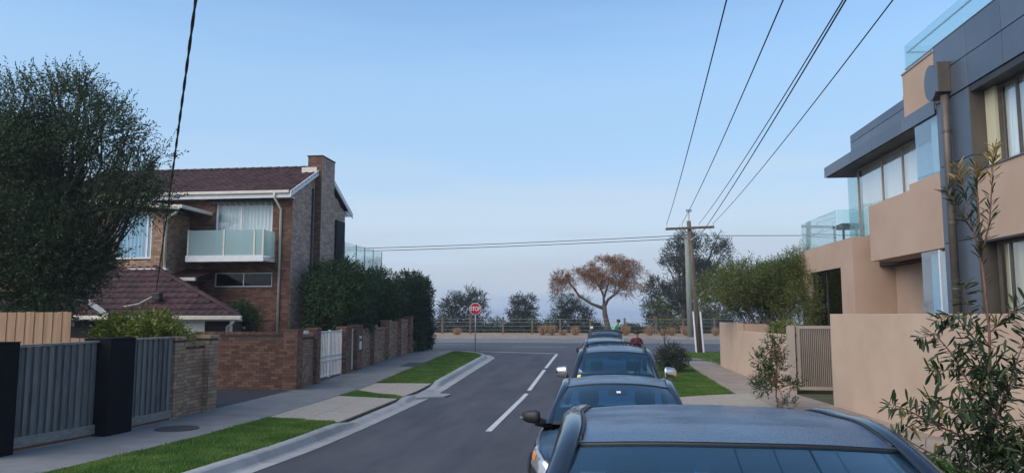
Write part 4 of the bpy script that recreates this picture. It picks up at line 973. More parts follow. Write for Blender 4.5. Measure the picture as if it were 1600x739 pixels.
# big tree behind the paling fence
cl = blob((-14.3, 16.6, 5.0), (2.2, 1.6, 2.2), 30, .85, .62) + [(-11.5, 16.5, 5.7, .8, .8, .45), (-11.2, 16.4, 5.2, .65, .7, .4), (-12.2, 16.3, 6.9, .8, .8, .6), (-13.2, 16.5, 7.4, .8, .8, .8), (-14.6, 16.6, 7.5, .8, .8, .8), (-13.2, 16.0, 3.0, 1.0, .9, .8), (-14.3, 16.0, 2.8, 1, .9, .8), (-13.1, 16.3, 3.9, .8, .8, .5), (-15.8, 16.5, 6.8, 1, 1, .9), (-16.0, 16.3, 4.5, 1.2, 1, 1.2)]
cl += fclumps([(138, 122, 9, 7), (130, 140, 14, 16), (28, 128, 8, 12), (70, 140, 14, 14), (100, 138, 12, 12), (175, 208, 14, 9), (212, 212, 12, 7), (238, 240, 12, 6), (226, 262, 18, 7), (246, 283, 12, 8), (195, 235, 22, 12), (232, 296, 12, 8), (150, 180, 18, 14), (120, 420, 40, 40), (60, 450, 50, 40), (20, 430, 50, 40)], 16.4)
plant('garden_tree', 'large dark green feathery tree rising behind the grey paling fence', 'tree', (-13.9, 16.8, .1), cl, 25000, 'leaf_tree', 11, .55, .09, .03, .12, 'bark_dark', .3, (2.6, -.3), up=.45, spread=.7)
# yellow-green shrub above the fence
cl = blob((-10.95, 16.35, 1.95), (.75, .5, .35), 9, .36, .8) + [(-11.5, 16.4, 2.1, .4, .4, .3), (-10.5, 16.5, 1.95, .4, .4, .25), (-10.05, 16.6, 1.85, .25, .25, .14), (-11.1, 16.3, 1.2, .8, .5, .8)]
plant('garden_shrub', 'yellow green leafy shrub spilling over the narrow paling panel', 'shrub', (-11.0, 16.4, .1), cl, 2600, 'leaf_bright', 7, .26, .085, .045, .04, 'bark', .3, None, up=.5, stems=3)
# white flowering shrub before the house
cl = blob((-13.4, 25.7, 1.9), (.5, .4, 1.0), 9, .45, 1.0)
t = plant('flowering_shrub', 'dark green shrub with white flowers in front of the brick facade', 'shrub', (-13.4, 25.7, .1), cl, 1300, 'leaf_green', 7, .25, .09, .045, .04, 'bark', .3, None, up=.6, stems=3)
P, d = crown_pts(cl, 30, .95)
fm = M()
for k in range(6): a_ = k * math.pi / 3; fm.add([(0, 0, 0), (.05 * math.cos(a_ - .4), .05 * math.sin(a_ - .4), .02), (.075 * math.cos(a_), .075 * math.sin(a_), .03), (.05 * math.cos(a_ + .4), .05 * math.sin(a_ + .4), .02)], [(0, 1, 2, 3)])
fme = bpy.data.meshes.new('flower'); fme.from_pydata(fm.v, [], fm.f); fme.update()
for p_, d_ in zip(P, d): place('flower', fme, 'petal', t, Matrix.Translation(Vector(p_)) @ Vector(d_).to_track_quat('Z', 'Y').to_matrix().to_4x4())
# shrubs and hedge behind the brick wall
cl = blob((-10.75, 29.2, 3.0), (.45, 2.2, 1.1), 22, .8, .8) + [(-10.8, 28.2, 4.1, .7, .8, .5), (-10.8, 30.3, 3.9, .7, .8, .5), (-10.6, 27.0, 3.1, .7, .7, .7), (-10.7, 27.2, 2.2, .7, .7, .7), (-10.6, 31.5, 3.4, .7, .8, .8), (-10.7, 29, 1.9, .8, 2, .8)]
plant('hedge_shrub', 'broad dark green shrub above the brick wall below the chimney', 'shrub', (-10.8, 29.3, .2), cl, 6500, 'leaf_hedge', 8, .34, .10, .05, .09, 'bark', .4, (3, -.55), up=.4, stems=2)
cl = blob((-10.7, 33.8, 3.0), (.4, 1.7, 1.0), 16, .75, .85) + [(-10.5, 34.6, 4.0, .6, .6, .5), (-10.5, 32.8, 3.9, .6, .6, .5), (-10.6, 33.5, 2, .7, 1.7, .8)]
plant('hedge_shrub', 'tall bushy green shrub in the middle of the row above the brick wall', 'shrub', (-10.7, 33.8, .3), cl, 4800, 'leaf_hedge', 8, .32, .10, .05, .08, 'bark', .4, (3, -.6), up=.45, stems=2)
cl = [(-10.0, 37.6 + dy, z, .85, 1.0, .75) for dy in (-.7, .3, 1.0) for z in (1.1, 1.9, 2.7, 3.5)] + [(-10.1, 37.0, 4.1, .7, .8, .5), (-10.0, 38.2, 4.05, .7, .7, .45), (-9.75, 38.4, 1.2, .6, .6, .9)]
plant('hedge', 'dense dark clipped hedge column at the end of the brick wall', 'hedge', (-10.1, 37.8, .5), cl, 8500, 'leaf_hedge_dark', 8, .22, .09, .045, .08, 'bark', .55, None, up=.3, stems=2)
# olive trees above the low right wall
cl = blob((6.0, 29.3, 3.55), (1.9, .9, .75), 24, .75, .8) + [(4.3, 29.6, 3.4, .8, .8, .75), (4.2, 29.6, 2.9, .6, .7, .5), (7.2, 28.8, 4.3, .5, .5, .6), (7.3, 27.6, 3.1, .9, .8, .8), (6.7, 27.2, 2.6, .8, .7, .6), (5.2, 29.8, 3.0, .8, .8, .6), (7.8, 27.2, 2.3, .7, .7, .6)]
plant('olive_tree', 'spreading olive green trees leaning over the lower beige wall', 'tree', (5.9, 29.3, .3), cl, 15000, 'leaf_olive', 9, .34, .085, .028, .08, 'bark_grey', .35, (2.6, -.6), up=.5, stems=4)
cl = [(5.75, 25.6, 1.95, .42, .6, .24), (5.6, 24.4, 1.85, .3, .3, .2), (5.9, 26.4, 1.9, .4, .5, .2)]
plant('planter_shrub', 'low yellowish shrub on top of the low beige wall beside the gate', 'shrub', (5.75, 25.5, .2), cl, 700, 'leaf_bright', 7, .18, .06, .022, .03, 'bark', .3, None, up=.6, limbs=False)
# verge plants
cl = [(2.4, 29.3, .92, .42, .4, .38), (2.7, 29.2, .72, .32, .3, .3), (2.15, 29.3, .75, .32, .3, .3), (2.4, 29.2, .5, .42, .4, .28)]
plant('verge_bush', 'small round dark bush on the right verge beside the four wheel drive', 'bush', (2.35, 29.3, zR(29.3)), cl, 900, 'leaf_coast', 7, .2, .08, .034, .03, 'bark', .3, None, up=.4, stems=2)
cl = [(2.35, 31.2, 2.35, .6, .5, .4), (2.0, 31.2, 2.7, .45, .4, .35), (2.6, 31.3, 2.0, .5, .4, .3), (2.2, 31.2, 3.0, .3, .3, .25)]
plant('verge_sapling', 'thin open sapling with sparse leaves behind the small verge bush', 'sapling', (2.3, 31.2, zR(31.2)), cl, 240, 'leaf_olive', 7, .3, .07, .022, .03, 'bark', .3, None, up=.3)
cl = fclumps([(1186, 603, 13, 7), (1205, 600, 14, 9), (1238, 602, 12, 6), (1196, 583, 11, 9), (1192, 565, 9, 8), (1212, 572, 13, 11), (1205, 552, 10, 9), (1222, 556, 6, 8), (1200, 536, 6, 6), (1213, 535, 7, 9), (1206, 515, 3, 8), (1218, 505, 3, 12), (1204, 498, 2, 8), (1228, 632, 10, 5)], 18.95)
plant('young_tree', 'young slender green tree on the verge in front of the slatted gate', 'tree', (4.04, 18.95, zR(19)), cl, 430, 'leaf_green', 9, .20, .085, .022, .022, 'stem_red', .1, None, up=.7, spread=.6)
# ------------------------------------------------------------------ far trees and foreshore plants
FG = 'coastal trees beyond the main road'
cl = fclumps([(725, 460, 18, 12), (712, 472, 18, 12), (745, 468, 13, 12), (700, 485, 14, 12), (728, 485, 24, 13), (752, 490, 10, 14), (705, 505, 20, 12), (740, 507, 18, 12), (718, 515, 28, 8)], 76)
plant('coastal_tree', 'grey green coastal tree behind the stop sign', 'tree', (-14.6, 76, .5), cl, 2600, 'leaf_coast', 8, .6, .17, .075, .14, 'bark', .3, (1.3, -.5), FG, stems=3)
cl = fclumps([(808, 470, 10, 7), (826, 470, 9, 7), (814, 482, 16, 9), (800, 484, 9, 8), (830, 488, 10, 8), (815, 498, 18, 8), (818, 512, 14, 9)], 76)
plant('coastal_tree', 'small rounded coastal tree standing alone between two gaps of sky', 'tree', (-8.7, 76, .5), cl, 1400, 'leaf_coast', 8, .5, .16, .075, .10, 'bark', .3, (1.5, -.5), FG, stems=2)
cl = fclumps([(890, 478, 14, 8), (912, 474, 12, 9), (875, 490, 14, 9), (900, 492, 20, 10), (918, 492, 9, 10), (885, 506, 20, 8), (908, 508, 15, 8), (930, 512, 8, 8)], 74)
plant('coastal_tree', 'grey green tree under the left limb of the brown tree', 'tree', (-3.6, 74, .5), cl, 1700, 'leaf_coast', 8, .5, .16, .07, .10, 'bark', .3, (1.4, -.45), FG, stems=3)
cl = fclumps([(1075, 378, 18, 14), (1118, 380, 14, 14), (1055, 395, 16, 14), (1090, 400, 26, 16), (1130, 395, 9, 14), (1045, 420, 15, 14), (1080, 425, 28, 16), (1110, 430, 20, 16), (1030, 445, 16, 12), (1015, 458, 11, 8), (1060, 455, 25, 14), (1040, 470, 22, 12), (1085, 465, 22, 14), (1020, 482, 14, 9), (1060, 490, 26, 13), (1095, 495, 18, 12), (1028, 502, 18, 10), (1120, 500, 18, 14), (1150, 505, 18, 12)], 78)
plant('coastal_tree', 'tall dark grey green tree rising behind the power pole', 'tree', (7.6, 78, .5), cl, 6500, 'leaf_coast', 8, .75, .19, .085, .28, 'bark', .3, (1.1, -.4), FG, stems=3)
bt = [(878, 432, 14, 8), (900, 430, 14, 8), (870, 445, 8, 9), (888, 442, 14, 8), (925, 425, 18, 10), (945, 412, 20, 10), (965, 412, 20, 10), (985, 420, 18, 10), (1000, 432, 12, 12), (940, 428, 20, 10), (965, 432, 24, 12), (985, 440, 18, 10), (930, 440, 16, 7), (958, 448, 18, 7), (1004, 445, 7, 6), (975, 455, 12, 5), (915, 438, 14, 7)]
cl = fclumps(bt, 72)
t = thing('brown_tree', (0, 72, .5), 'flat topped tree with dry rust brown foliage and bare forked limbs', 'tree'); m = M()
def fb(pts, r0, r1): m.tube([atY(x, y, 72 + dy) for x, y, dy in pts], list(np.linspace(r0, r1, len(pts))), 8)
fb([(952, 526, 0), (949, 508, 0), (945, 490, 0), (944, 475, 0)], .30, .20)
fb([(944, 482, 0), (925, 475, .1), (905, 462, .2), (893, 446, .3), (886, 434, .3)], .17, .05)
fb([(945, 478, 0), (950, 468, -.2), (963, 458, -.3), (972, 445, -.4), (980, 428, -.4)], .16, .05)
fb([(944, 476, 0), (943, 462, .2), (938, 450, .3), (930, 436, .3)], .14, .04)
fb([(944, 464, .1), (950, 445, .5), (952, 425, .6)], .10, .03)
for i in range(46):
    c = random.choice(bt); st = random.choice([(886, 440), (972, 448), (938, 450), (950, 445), (960, 458)])
    if abs(st[0] - c[0]) < 34: fb([st + (0,), ((st[0] + c[0]) / 2 + random.uniform(-3, 3), (st[1] + c[1]) / 2 + 2, random.uniform(-.6, .6)), (c[0] + random.uniform(-8, 8), c[1] + random.uniform(-4, 4), random.uniform(-1, 1))], .045, .012)
fb([(975, 458, 0), (985, 466, .2), (990, 475, .3)], .03, .01); fb([(985, 462, 0), (995, 466, 0), (1000, 470, 0)], .02, .01)
m.build('trunk', 'bark', t, smooth=True)
P, d = crown_pts(cl, 6200, .15, (2.0, -.22), 2)
Q, D, L, W_ = twig_leaves(P, d, 9, .5, .24, .026, .25, .25, .5); me = leaf_mesh('crown', Q, D, L, W_); me.transform(wm(t).inverted()); link('crown', me, 'leaf_brown', t)
cl = fclumps([(868, 455, 7, 7), (872, 466, 10, 8), (885, 468, 10, 6), (898, 466, 8, 6), (910, 470, 8, 6)], 73)
P, d = crown_pts(cl, 420, .2); Q, D, L, W_ = twig_leaves(P, d, 8, .5, .24, .026, .2, .3, .5); me = leaf_mesh('lower_foliage', Q, D, L, W_); me.transform(wm(t).inverted()); link('lower_foliage', me, 'leaf_coast', t)
for x, r, h, lab, mt in ((778, 32, 22, 'low dark scrub between the first fence posts beyond the road', 'leaf_coast'), (862, 30, 24, 'rounded green scrub mound left of the dry grass tufts', 'leaf_green'), (838, 20, 18, 'green scrub below the small lone coastal tree', 'leaf_green'), (738, 34, 20, 'low scrub around the foot of the stop sign tree', 'leaf_coast'), (985, 26, 12, 'low scrub right of the brown tree trunk', 'leaf_coast'), (1040, 34, 22, 'low dark scrub under the tall tree', 'leaf_coast'), (1110, 38, 24, 'dark scrub behind the foot of the power pole', 'leaf_coast'), (922, 28, 17, 'low scrub behind the open tailgate', 'leaf_coast'), (690, 32, 24, 'scrub showing past the hedge beyond the main road', 'leaf_coast'), (1180, 44, 18, 'scrub beyond the road behind the olive trees', 'leaf_coast'), (808, 24, 20, 'dark scrub below and left of the small lone coastal tree', 'leaf_coast'), (1072, 26, 22, 'dark scrub behind the grey green pole', 'leaf_coast')):
    c = fclumps([(x, 518, r * .7, h * .6), (x - r * .5, 520, r * .6, h * .5), (x + r * .5, 520, r * .6, h * .5), (x, 520 - h * .5, r * .5, h * .5)], 73.5)
    plant('coastal_scrub', lab, 'bush', (c[0][0], 73.5, .55), c, 1000, mt, 8, .4, .15, .07, .05, 'bark', .3, None, 'coastal scrub along the foreshore', limbs=False, stems=3)
def tuft(px_, py_, h_px, lab, mat='leaf_straw', Y=64.5):
    p = atY(px_, py_, Y); h = h_px * Y / CAMF; t = n = 260
    b = V3(p[0], Y, zr(Y) + .08); a = RNG.uniform(0, 2 * np.pi, n); r = np.abs(RNG.normal(0, .16, n))
    P = b + np.stack([np.cos(a) * r, np.sin(a) * r, 0 * a], 1); D = np.stack([np.cos(a) * .45 * RNG.random(n), np.sin(a) * .45 * RNG.random(n), np.ones(n)], 1)
    me = leaf_mesh('grass_tuft', P, D, h * RNG.uniform(.6, 1.15, n), np.full(n, .03)); o = link('grass_tuft', me, mat); tag(o, lab, 'grass tuft', 'dry grass tufts beyond the main road')
for x, h, lab in ((714, 12, 'yellowish tuft at the first fence post left of the stop sign'), (848, 17, 'tall dry tuft, leftmost of the straw pair'), (862, 17, 'tall dry tuft, right one of the straw pair'), (880, 10, 'short dry tuft between the straw pair and the tailgate'), (899, 15, 'dry tuft just left of the open tailgate'), (1015, 15, 'dry tuft right of the second person'), (1050, 14, 'dry tuft seen through the thin sapling'), (1072, 16, 'dry tuft at the foot of the grey green pole'), (1036, 11, 'short dry tuft left of the thin sapling'), (1118, 13, 'dry tuft between power pole and lower beige wall'), (977, 16, 'dry tuft between the two people')): tuft(x, 527, h, lab)
# ------------------------------------------------------------------ near shrub at the right edge, leaf by leaf
def near_shrub():
    Y = 7.2; base = (3.62, Y, zR(Y)); t = thing('verge_shrub', base, 'tall open leafy shrub with reddish stems at the right edge', 'shrub'); m = M()
    def W3(x, y, dy=0): return atY(x, y, Y + dy)
    stems = [([(1545, 790, 0), (1548, 700, 0), (1548, 610, 0), (1546, 520, 0), (1538, 440, 0), (1533, 400, 0), (1546, 350, 0), (1550, 290, 0), (1553, 235, 0)], .016, .004, 1),
             ([(1533, 402, 0), (1520, 360, .05), (1508, 310, .1), (1498, 265, .1)], .009, .004, 1), ([(1520, 362, .05), (1498, 325, -.05), (1482, 300, -.1)], .006, .003, 1),
             ([(1535, 400, 0), (1530, 350, -.1), (1527, 300, -.15), (1526, 268, -.15)], .006, .003, 1),
             ([(1546, 640, 0), (1515, 600, .1), (1485, 550, .2), (1460, 520, .25), (1440, 528, .3)], .010, .004, 0), ([(1548, 700, 0), (1500, 680, -.2), (1455, 660, -.3), (1418, 640, -.35), (1395, 632, -.4)], .011, .004, 0),
             ([(1549, 660, 0), (1575, 610, .2), (1590, 560, .3), (1605, 520, .3)], .010, .004, 0), ([(1545, 560, 0), (1515, 520, -.2), (1490, 490, -.3), (1470, 500, -.3)], .008, .003, 0),
             ([(1548, 740, 0), (1500, 730, .2), (1440, 700, .3), (1405, 680, .3)], .010, .004, 0), ([(1549, 720, 0), (1590, 690, -.2), (1620, 640, -.2)], .010, .004, 0),
             ([(1546, 600, 0), (1530, 570, .3), (1500, 575, .4), (1462, 580, .4)], .007, .003, 0), ([(1546, 520, 0), (1565, 500, .1), (1590, 480, .2), (1605, 470, .2)], .007, .003, 0), ([(1548, 670, 0), (1520, 640, -.3), (1492, 640, -.4), (1455, 625, -.5)], .008, .003, 0),
             ([(1540, 760, 0), (1510, 740, -.3), (1480, 745, -.3)], .01, .005, 0), ([(1549, 740, 0), (1580, 720, .3), (1600, 735, .3)], .01, .005, 0),
             ([(1546, 540, 0), (1520, 505, .2), (1510, 470, .2), (1505, 445, .2)], .006, .003, 0), ([(1549, 690, 0), (1560, 640, -.25), (1572, 600, -.3)], .008, .003, 0)]
    slots = []
    for pts, r0, r1, top in stems:
        Ps = [V3(*W3(*p)) for p in pts]; m.tube(Ps, list(np.linspace(r0, r1, len(Ps))), 7)
        seg = [np.linalg.norm(b - a) for a, b in zip(Ps, Ps[1:])]
        for a, b, l in zip(Ps, Ps[1:], seg):
            for k in range(max(1, int(l * (62 if top else 90)))):
                q = a + (b - a) * random.random(); z = q[2]
                if top and pts is stems[0][0] and z < 2.9:
                    if random.random() < (.86 if z > 2.05 else .45): continue
                slots.append((q, (b - a) / max(l, 1e-6), top, pts is not stems[0][0]))
        if top:
            e_ = (Ps[-1] - Ps[-2]) / max(seg[-1], 1e-6)
            for k in range(34): slots.append((Ps[-1] - e_ * random.uniform(-.04, .16), e_, 1, True))
        else:
            for k in range(14): slots.append((Ps[-1] + RNG.normal(0, .02, 3), (Ps[-1] - Ps[-2]) / max(seg[-1], 1e-6), top, True))
    for x, y, rx, ry, n in ((1555, 590, 40, 40, 150), (1545, 705, 70, 34, 400), (1525, 640, 45, 40, 170), (1590, 705, 30, 45, 150), (1500, 560, 40, 50, 60), (1450, 650, 40, 22, 60)):     # fuller heart of the shrub
        for k in range(n):
            q = V3(*W3(x + RNG.normal(0, rx * .5), y + RNG.normal(0, ry * .5), RNG.normal(0, .22))); slots.append((q, V3(RNG.normal(0, .6), RNG.normal(0, .6), .4), 0, True))
    m.build('stem', 'stem_red', t, smooth=True)
    def leaf(k):
        me = bpy.data.meshes.new('leaf'); ln = 1.0; prof = [(0, .012), (.14, .05), (.4, .14), (.68, .165), (.88, .11), (1, .0)]; v = []; bend = (.10, .22, -.06)[k]
        for s, w_ in prof: z = bend * s * s; v += [(-w_ / 2, s, z + w_ * .28), (0, s, z), (w_ / 2, s, z + w_ * .28)]
        f = []
        for i in range(len(prof) - 1): a = i * 3; f += [(a, a + 1, a + 4, a + 3), (a + 1, a + 2, a + 5, a + 4)]
        me.from_pydata(v, [], f); me.update(); me.polygons.foreach_set('use_smooth', [True] * len(me.polygons)); return me
    kinds = [leaf(k) for k in range(3)]; tips = [k.copy() for k in kinds]
    for k in kinds: k.materials.append(MAT['leaf_near'])
    for k in tips: k.materials.append(MAT['leaf_tip'])
    random.shuffle(slots); mj = M(); cnt = 0; done = []
    for q, ax, top, side in slots:
        a = Vector(ax).normalized(); o = a.orthogonal(); o.rotate(Matrix.Rotation(random.uniform(0, 6.28), 3, a))
        d = (a * (.75 if top else .35) + o * .8 + Vector((0, 0, (.1 if top else -.25)))).normalized(); x = d.cross(Vector((0, 0, 1))).normalized(); x.rotate(Matrix.Rotation(random.uniform(-.7, .7), 3, d)); z = x.cross(d)
        ln = random.uniform(.09, .16) * (1.0 if not top else .9); Mw = Matrix.Translation(Vector(q)) @ Matrix((x, d, z)).transposed().to_4x4() @ Matrix.Diagonal((ln * (.75 if top else 1.25), ln, ln, 1))
        istip = (top and q[2] > 3.62 and random.random() < .75) or (not top and random.random() < .025)
        me = random.choice(tips if istip else kinds)
        if cnt < 300 or istip: place('leaf', me, 'leaf_near', t, Mw)
        else: mj.add([Mw @ v.co for v in me.vertices], [tuple(p.vertices) for p in me.polygons])
        cnt += 1
    tag(mj.build('leaves', 'leaf_near', t, smooth=True), kind='stuff')
near_shrub()
# ------------------------------------------------------------------ cars
def catmull(P, t):
    n = len(P) - 1; i = min(int(t * n), n - 1); f = t * n - i
    p0, p1, p2, p3 = (np.array(P[max(0, min(n, k))], float) for k in (i - 1, i, i + 1, i + 2))
    return .5 * ((2 * p1) + (-p0 + p2) * f + (2 * p0 - 5 * p1 + 4 * p2 - p3) * f * f + (-p0 + 3 * p1 - 3 * p2 + p3) * f ** 3)
def car(X, Yf, label, paint, P, rails=False, tailgate=False, mirror='black_plastic', group='cars parked along the right kerb'):
    L, w_ = P['L'], P['w']; zg0, zg1 = zr(Yf), zr(Yf + L); ang = math.atan2(zg1 - zg0, L)
    t = thing('parked_car', (X, Yf, zg0), label, 'car', group, (ang, 0, 0)); Mw = wm(t)
    class C(M):
        def build(s, name, mat, parent=None, **k): s.v = [tuple(Mw @ Vector(p)) for p in s.v]; return M.build(s, name, mat, parent or t, **k)
    A, Bh, Cm, Dh, E_ = P['A'], P['B'], P['C'], P['D'], P['E']
    side = lambda q: catmull([A, Bh, Cm, Dh, E_], q)
    zbt, zsh = .20, P['belt']
    st = [(0, .74, 0), (.10, .86, .03), (.3, .945, .02), (.65, .985, 0), (1.1, 1, 0), (L * .5, 1, 0), (L - .9, .99, 0), (L - .35, .95, 0), (L - .08, .88, 0), (L, .78, 0)]
    def shoulder(y): return float(np.interp(y, [0, .12, .4, A[1] - .05, A[1] + .5, E_[1] - .2, L - .15, L], [P['nose'] - .10, P['nose'], P['nose'] + .07, zsh - .03, zsh, zsh + .02, P['tail'], P['tail'] - .08]))
    sy = [a for a, _, _ in st]; sw = [b for _, b, _ in st]
    def shell(y, k):
        ww = w_ * float(np.interp(y, sy, sw)); zs = shoulder(y); pr = [(.6, zbt), (.93, zbt + .02), (.985, zbt + .15), (1.0, zbt + .38), (.992, zs - .14), (.958, zs - .03), (.90, zs)]
        i = min(int(k), 5); f = k - i; a, b = pr[i], pr[i + 1]; return (ww * (a[0] + (b[0] - a[0]) * f), y, a[1] + (b[1] - a[1]) * f)
    ys = sorted(set(list(np.linspace(0, .65, 10)) + list(np.linspace(.65, L - .9, 14)) + list(np.linspace(L - .9, L, 9))))
    m = C()
    for s in (-1, 1):
        b0 = len(m.v)
        for y in ys:
            for k in np.linspace(0, 6, 13): p = shell(y, k); m.v.append((s * p[0], p[1], p[2]))
        m.f += [(b0 + i * 13 + j, b0 + i * 13 + j + 1, b0 + i * 13 + j + 14, b0 + i * 13 + j + 13) for i in range(len(ys) - 1) for j in range(12)]
    for y in (0, L):
        ring = [shell(y, k) for k in np.linspace(0, 6, 13)]; b0 = len(m.v); m.v += ring + [(-p[0], p[1], p[2]) for p in ring]
        m.f += [(b0 + i, b0 + i + 1, b0 + 14 + i, b0 + 13 + i) for i in range(12)]
    body = m.build('body', paint, None, smooth=True, weld=True)
    yb = lambda v: A[1] + .02 - P['bow'] * (1 - v * v)           # cowl line
    def bon(u, v):
        vv = (2 * v - 1); y = .0 + (yb(vv) + .02) * u; p = shell(max(y, 0), 6); c = P['crown'] * math.sin(min(1, u * 1.3) * math.pi / 2)
        return (p[0] * vv, y - .0 + .0, p[2] + c * (1 - vv ** 2) + (-.05 * (1 - u) ** 4))
    C().grid(lambda u, v: bon(u, .04 + .92 * v), 14, 14).build('bonnet', paint, body, smooth=True)
    C().grid(lambda u, v: (lambda p: (p[0], p[1], p[2] - .006))(bon(u, v)), 14, 14).build('front_wings', paint, body, smooth=True)
    # roof, rails, glass
    pt = lambda u: side(.25 + .5 * u)
    def rf(u, v):
        p = pt(u); vv = 2 * v - 1; bow = P['bowf'] * (1 - u) ** 2 - .10 * u ** 2
        return (p[0] * vv, p[1] - bow * (1 - vv * vv), p[2] + P['rcrown'] * (1 - abs(vv) ** 2.4))
    C().grid(lambda u, v: rf(u, .03 + .94 * v), 16, 18).build('roof', paint, None, smooth=True)
    for s in (-1, 1):
        pts = [side(q) for q in np.linspace(0, 1, 34)]; m = C(); n = 10
        for i, p in enumerate(pts):
            tn = Vector(pts[min(i + 1, 33)] - pts[max(i - 1, 0)]).normalized(); o = Vector((1, 0, -.25)); o = (o - tn * o.dot(tn)).normalized(); b = tn.cross(o)
            for j in range(n):
                a = 2 * math.pi * j / n; c = Vector(p) + o * (.048 * math.cos(a) - .010) + b * .022 * math.sin(a); m.v.append((s * c.x, c.y, c.z))
        m.f = [(i * n + j, i * n + (j + 1) % n, (i + 1) * n + (j + 1) % n, (i + 1) * n + j) for i in range(33) for j in range(n)]
        m.build('pillar', 'pillar_black', None, smooth=True)
        C().tube([(s * (p[0] - .062), p[1], p[2] + .012) for p in [side(q) for q in np.linspace(.25, .75, 24)]], .008, 6).build('roof_moulding', 'black_plastic', None, smooth=True)
        def sg(u, v):
            y = A[1] + .12 + (E_[1] - A[1] - .2) * u; q = float(np.interp(y, [side(k)[1] for k in np.linspace(0, 1, 40)], np.linspace(0, 1, 40))); tp = side(q)
            return (s * ((w_ * .93) * (1 - v) + (tp[0] + .015) * v), y, (zsh + .0) * (1 - v) + tp[2] * v)
        C().grid(sg, 16, 4).build('side_glass', 'glass_car', None, smooth=True)
        for yp in P['bp']:
            q = float(np.interp(yp, [side(k)[1] for k in np.linspace(0, 1, 40)], np.linspace(0, 1, 40))); tp = side(q)
            C().obox((s * (w_ * .93 + .004), yp, zsh), (s * .012, 0, 0), (0, .09, 0), (s * (tp[0] + .02 - w_ * .93), .03, tp[2] - zsh)).build('door_pillar', 'black_plastic')
    def ws(u, v):
        vv = (2 * v - 1); wb = A[0]; bt = np.array([wb * vv, yb(vv), A[2] + .03 * (1 - vv * vv)]); p = pt(0); tp = np.array([p[0] * vv, p[1] - P['bowf'] * (1 - vv * vv), p[2] + P['rcrown'] * (1 - abs(vv) ** 2.4) - .012])
        q = bt + (tp - bt) * u; bl = .035 * math.sin(math.pi * u); return (q[0], q[1] - bl * .6, q[2] + bl)
    gl = C().grid(lambda u, v: ws(.012 + .995 * u, .02 + .96 * v), 12, 18).build('windscreen', 'glass_car', None, smooth=True)
    C().tube([ws(1.004, v) for v in np.linspace(.02, .98, 20)], .010, 6).build('screen_seal', 'black_plastic', gl, smooth=True)
    C().grid(lambda u, v: (lambda p: (p[0], p[1] - .004, p[2] + .004))(ws(.0 + .075 * u, .03 + .94 * v)), 2, 18).build('screen_band', 'black_plastic', gl)
    C().grid(lambda u, v: (lambda p: (p[0], p[1] + .006, p[2] - .004))(ws(.80 + .2 * u, .03 + .94 * v)), 4, 18).build('shade_band', 'glass_shade', gl, smooth=True)
    if L < 4.6 and not tailgate: C().grid(lambda a_, b_: (lambda p: (p[0], p[1] - .004, p[2] + .003))(ws(.70 + .06 * a_, .49 + .035 * b_)), 1, 1).build('registration_label', 'sign_white', gl)
    if not tailgate:
        def rg(u, v):
            vv = 2 * v - 1; p = pt(1); tp = np.array(rf(1, v)); bt = np.array([E_[0] * vv, E_[1] + .12 * (1 - vv * vv), E_[2] + .03]); q = tp + (bt - tp) * u; return tuple(q)
        C().grid(lambda u, v: rg(.02 + .96 * u, .05 + .9 * v), 8, 12).build('rear_glass', 'glass_car', None, smooth=True)
    def deck(u, v):
        vv = 2 * v - 1; y = E_[1] - .05 + (L - E_[1] + .05) * u; p = shell(y, 6); return (p[0] * vv, y, p[2] + .02 * (1 - vv * vv))
    C().grid(deck, 6, 8).build('boot_lid', paint, body, smooth=True)
    # lamps, grille, bumper
    for s in (-1, 1):
        def hl(u, v, off=.010): p = shell(.03 + .44 * u * (1 - .25 * (1 - v)), 4.0 + 1.85 * v); return (s * (p[0] + off), p[1] - off * (1 - u), p[2])
        lm_ = C().grid(lambda u, v: hl(u, v), 8, 6).build('headlight', 'lamp_lens', body, smooth=True)
        C().grid(lambda u, v: hl(u, .05 + .9 * v, .004), 6, 4).build('reflector', 'chrome', lm_, smooth=True)
        C().grid(lambda u, v: hl(.5 + .3 * u, .3 + .4 * v, .013), 3, 3).build('indicator', 'orange_lens', lm_, smooth=True)
        def fl(u, v): p = shell(L - .02 - .4 * u, 3.8 + 1.6 * v); return (s * (p[0] + .01), p[1], p[2])
        C().grid(fl, 5, 4).build('tail_light', 'sign_red', body, smooth=True)
    C().box(-.45, .45, -.02, .02, zbt + .32, P['nose'] - .12).build('grille', 'black_plastic', body, bevel=.01)
    C().box(-w_ * .76, w_ * .76, -.04, .06, zbt, zbt + .2).build('bumper', 'black_plastic', body, bevel=.02)
    # wheels
    for yw in (P['wf'], P['wr']):
        for s in (-1, 1):
            wl = C().tube([(s * (w_ - .20), yw, .33), (s * (w_ - .19), yw, .33), (s * (w_ - .02), yw, .33), (s * (w_ + .008), yw, .33)], [.28, .325, .325, .30], 24).build('wheel', 'rubber', None, smooth=False)
            C().tube([(s * (w_ - .03), yw, .33), (s * (w_ + .014), yw, .33)], .215, 20).build('rim', 'alloy', wl)
            C().tube([(s * w_ * 1.003, yw + .38 * math.cos(a), .33 + .38 * math.sin(a)) for a in np.linspace(-.2, math.pi + .2, 16)], .03, 6).build('arch_trim', 'black_plastic', body)
    # mirrors
    for s in (-1, 1):
        c = V3(s * (w_ + P.get('mo', .10)), A[1] + P.get('my', .22), A[2] + P.get('mz', .07)); m = C()
        def mf(u, v):
            a, b = math.pi * u, 2 * math.pi * v; x, y, z = math.sin(a) * math.cos(b), math.sin(a) * math.sin(b), math.cos(a); e = P.get('msq', .75)
            pw = lambda k: math.copysign(abs(k) ** e, k); yy = pw(y); yy = min(yy, .45)
            return (c[0] + s * .115 * pw(x) * (1 + .0 * z), c[1] + .10 * yy + .05 * x, c[2] + .075 * pw(z) * (1 - .25 * x) * P.get('mh', 1))
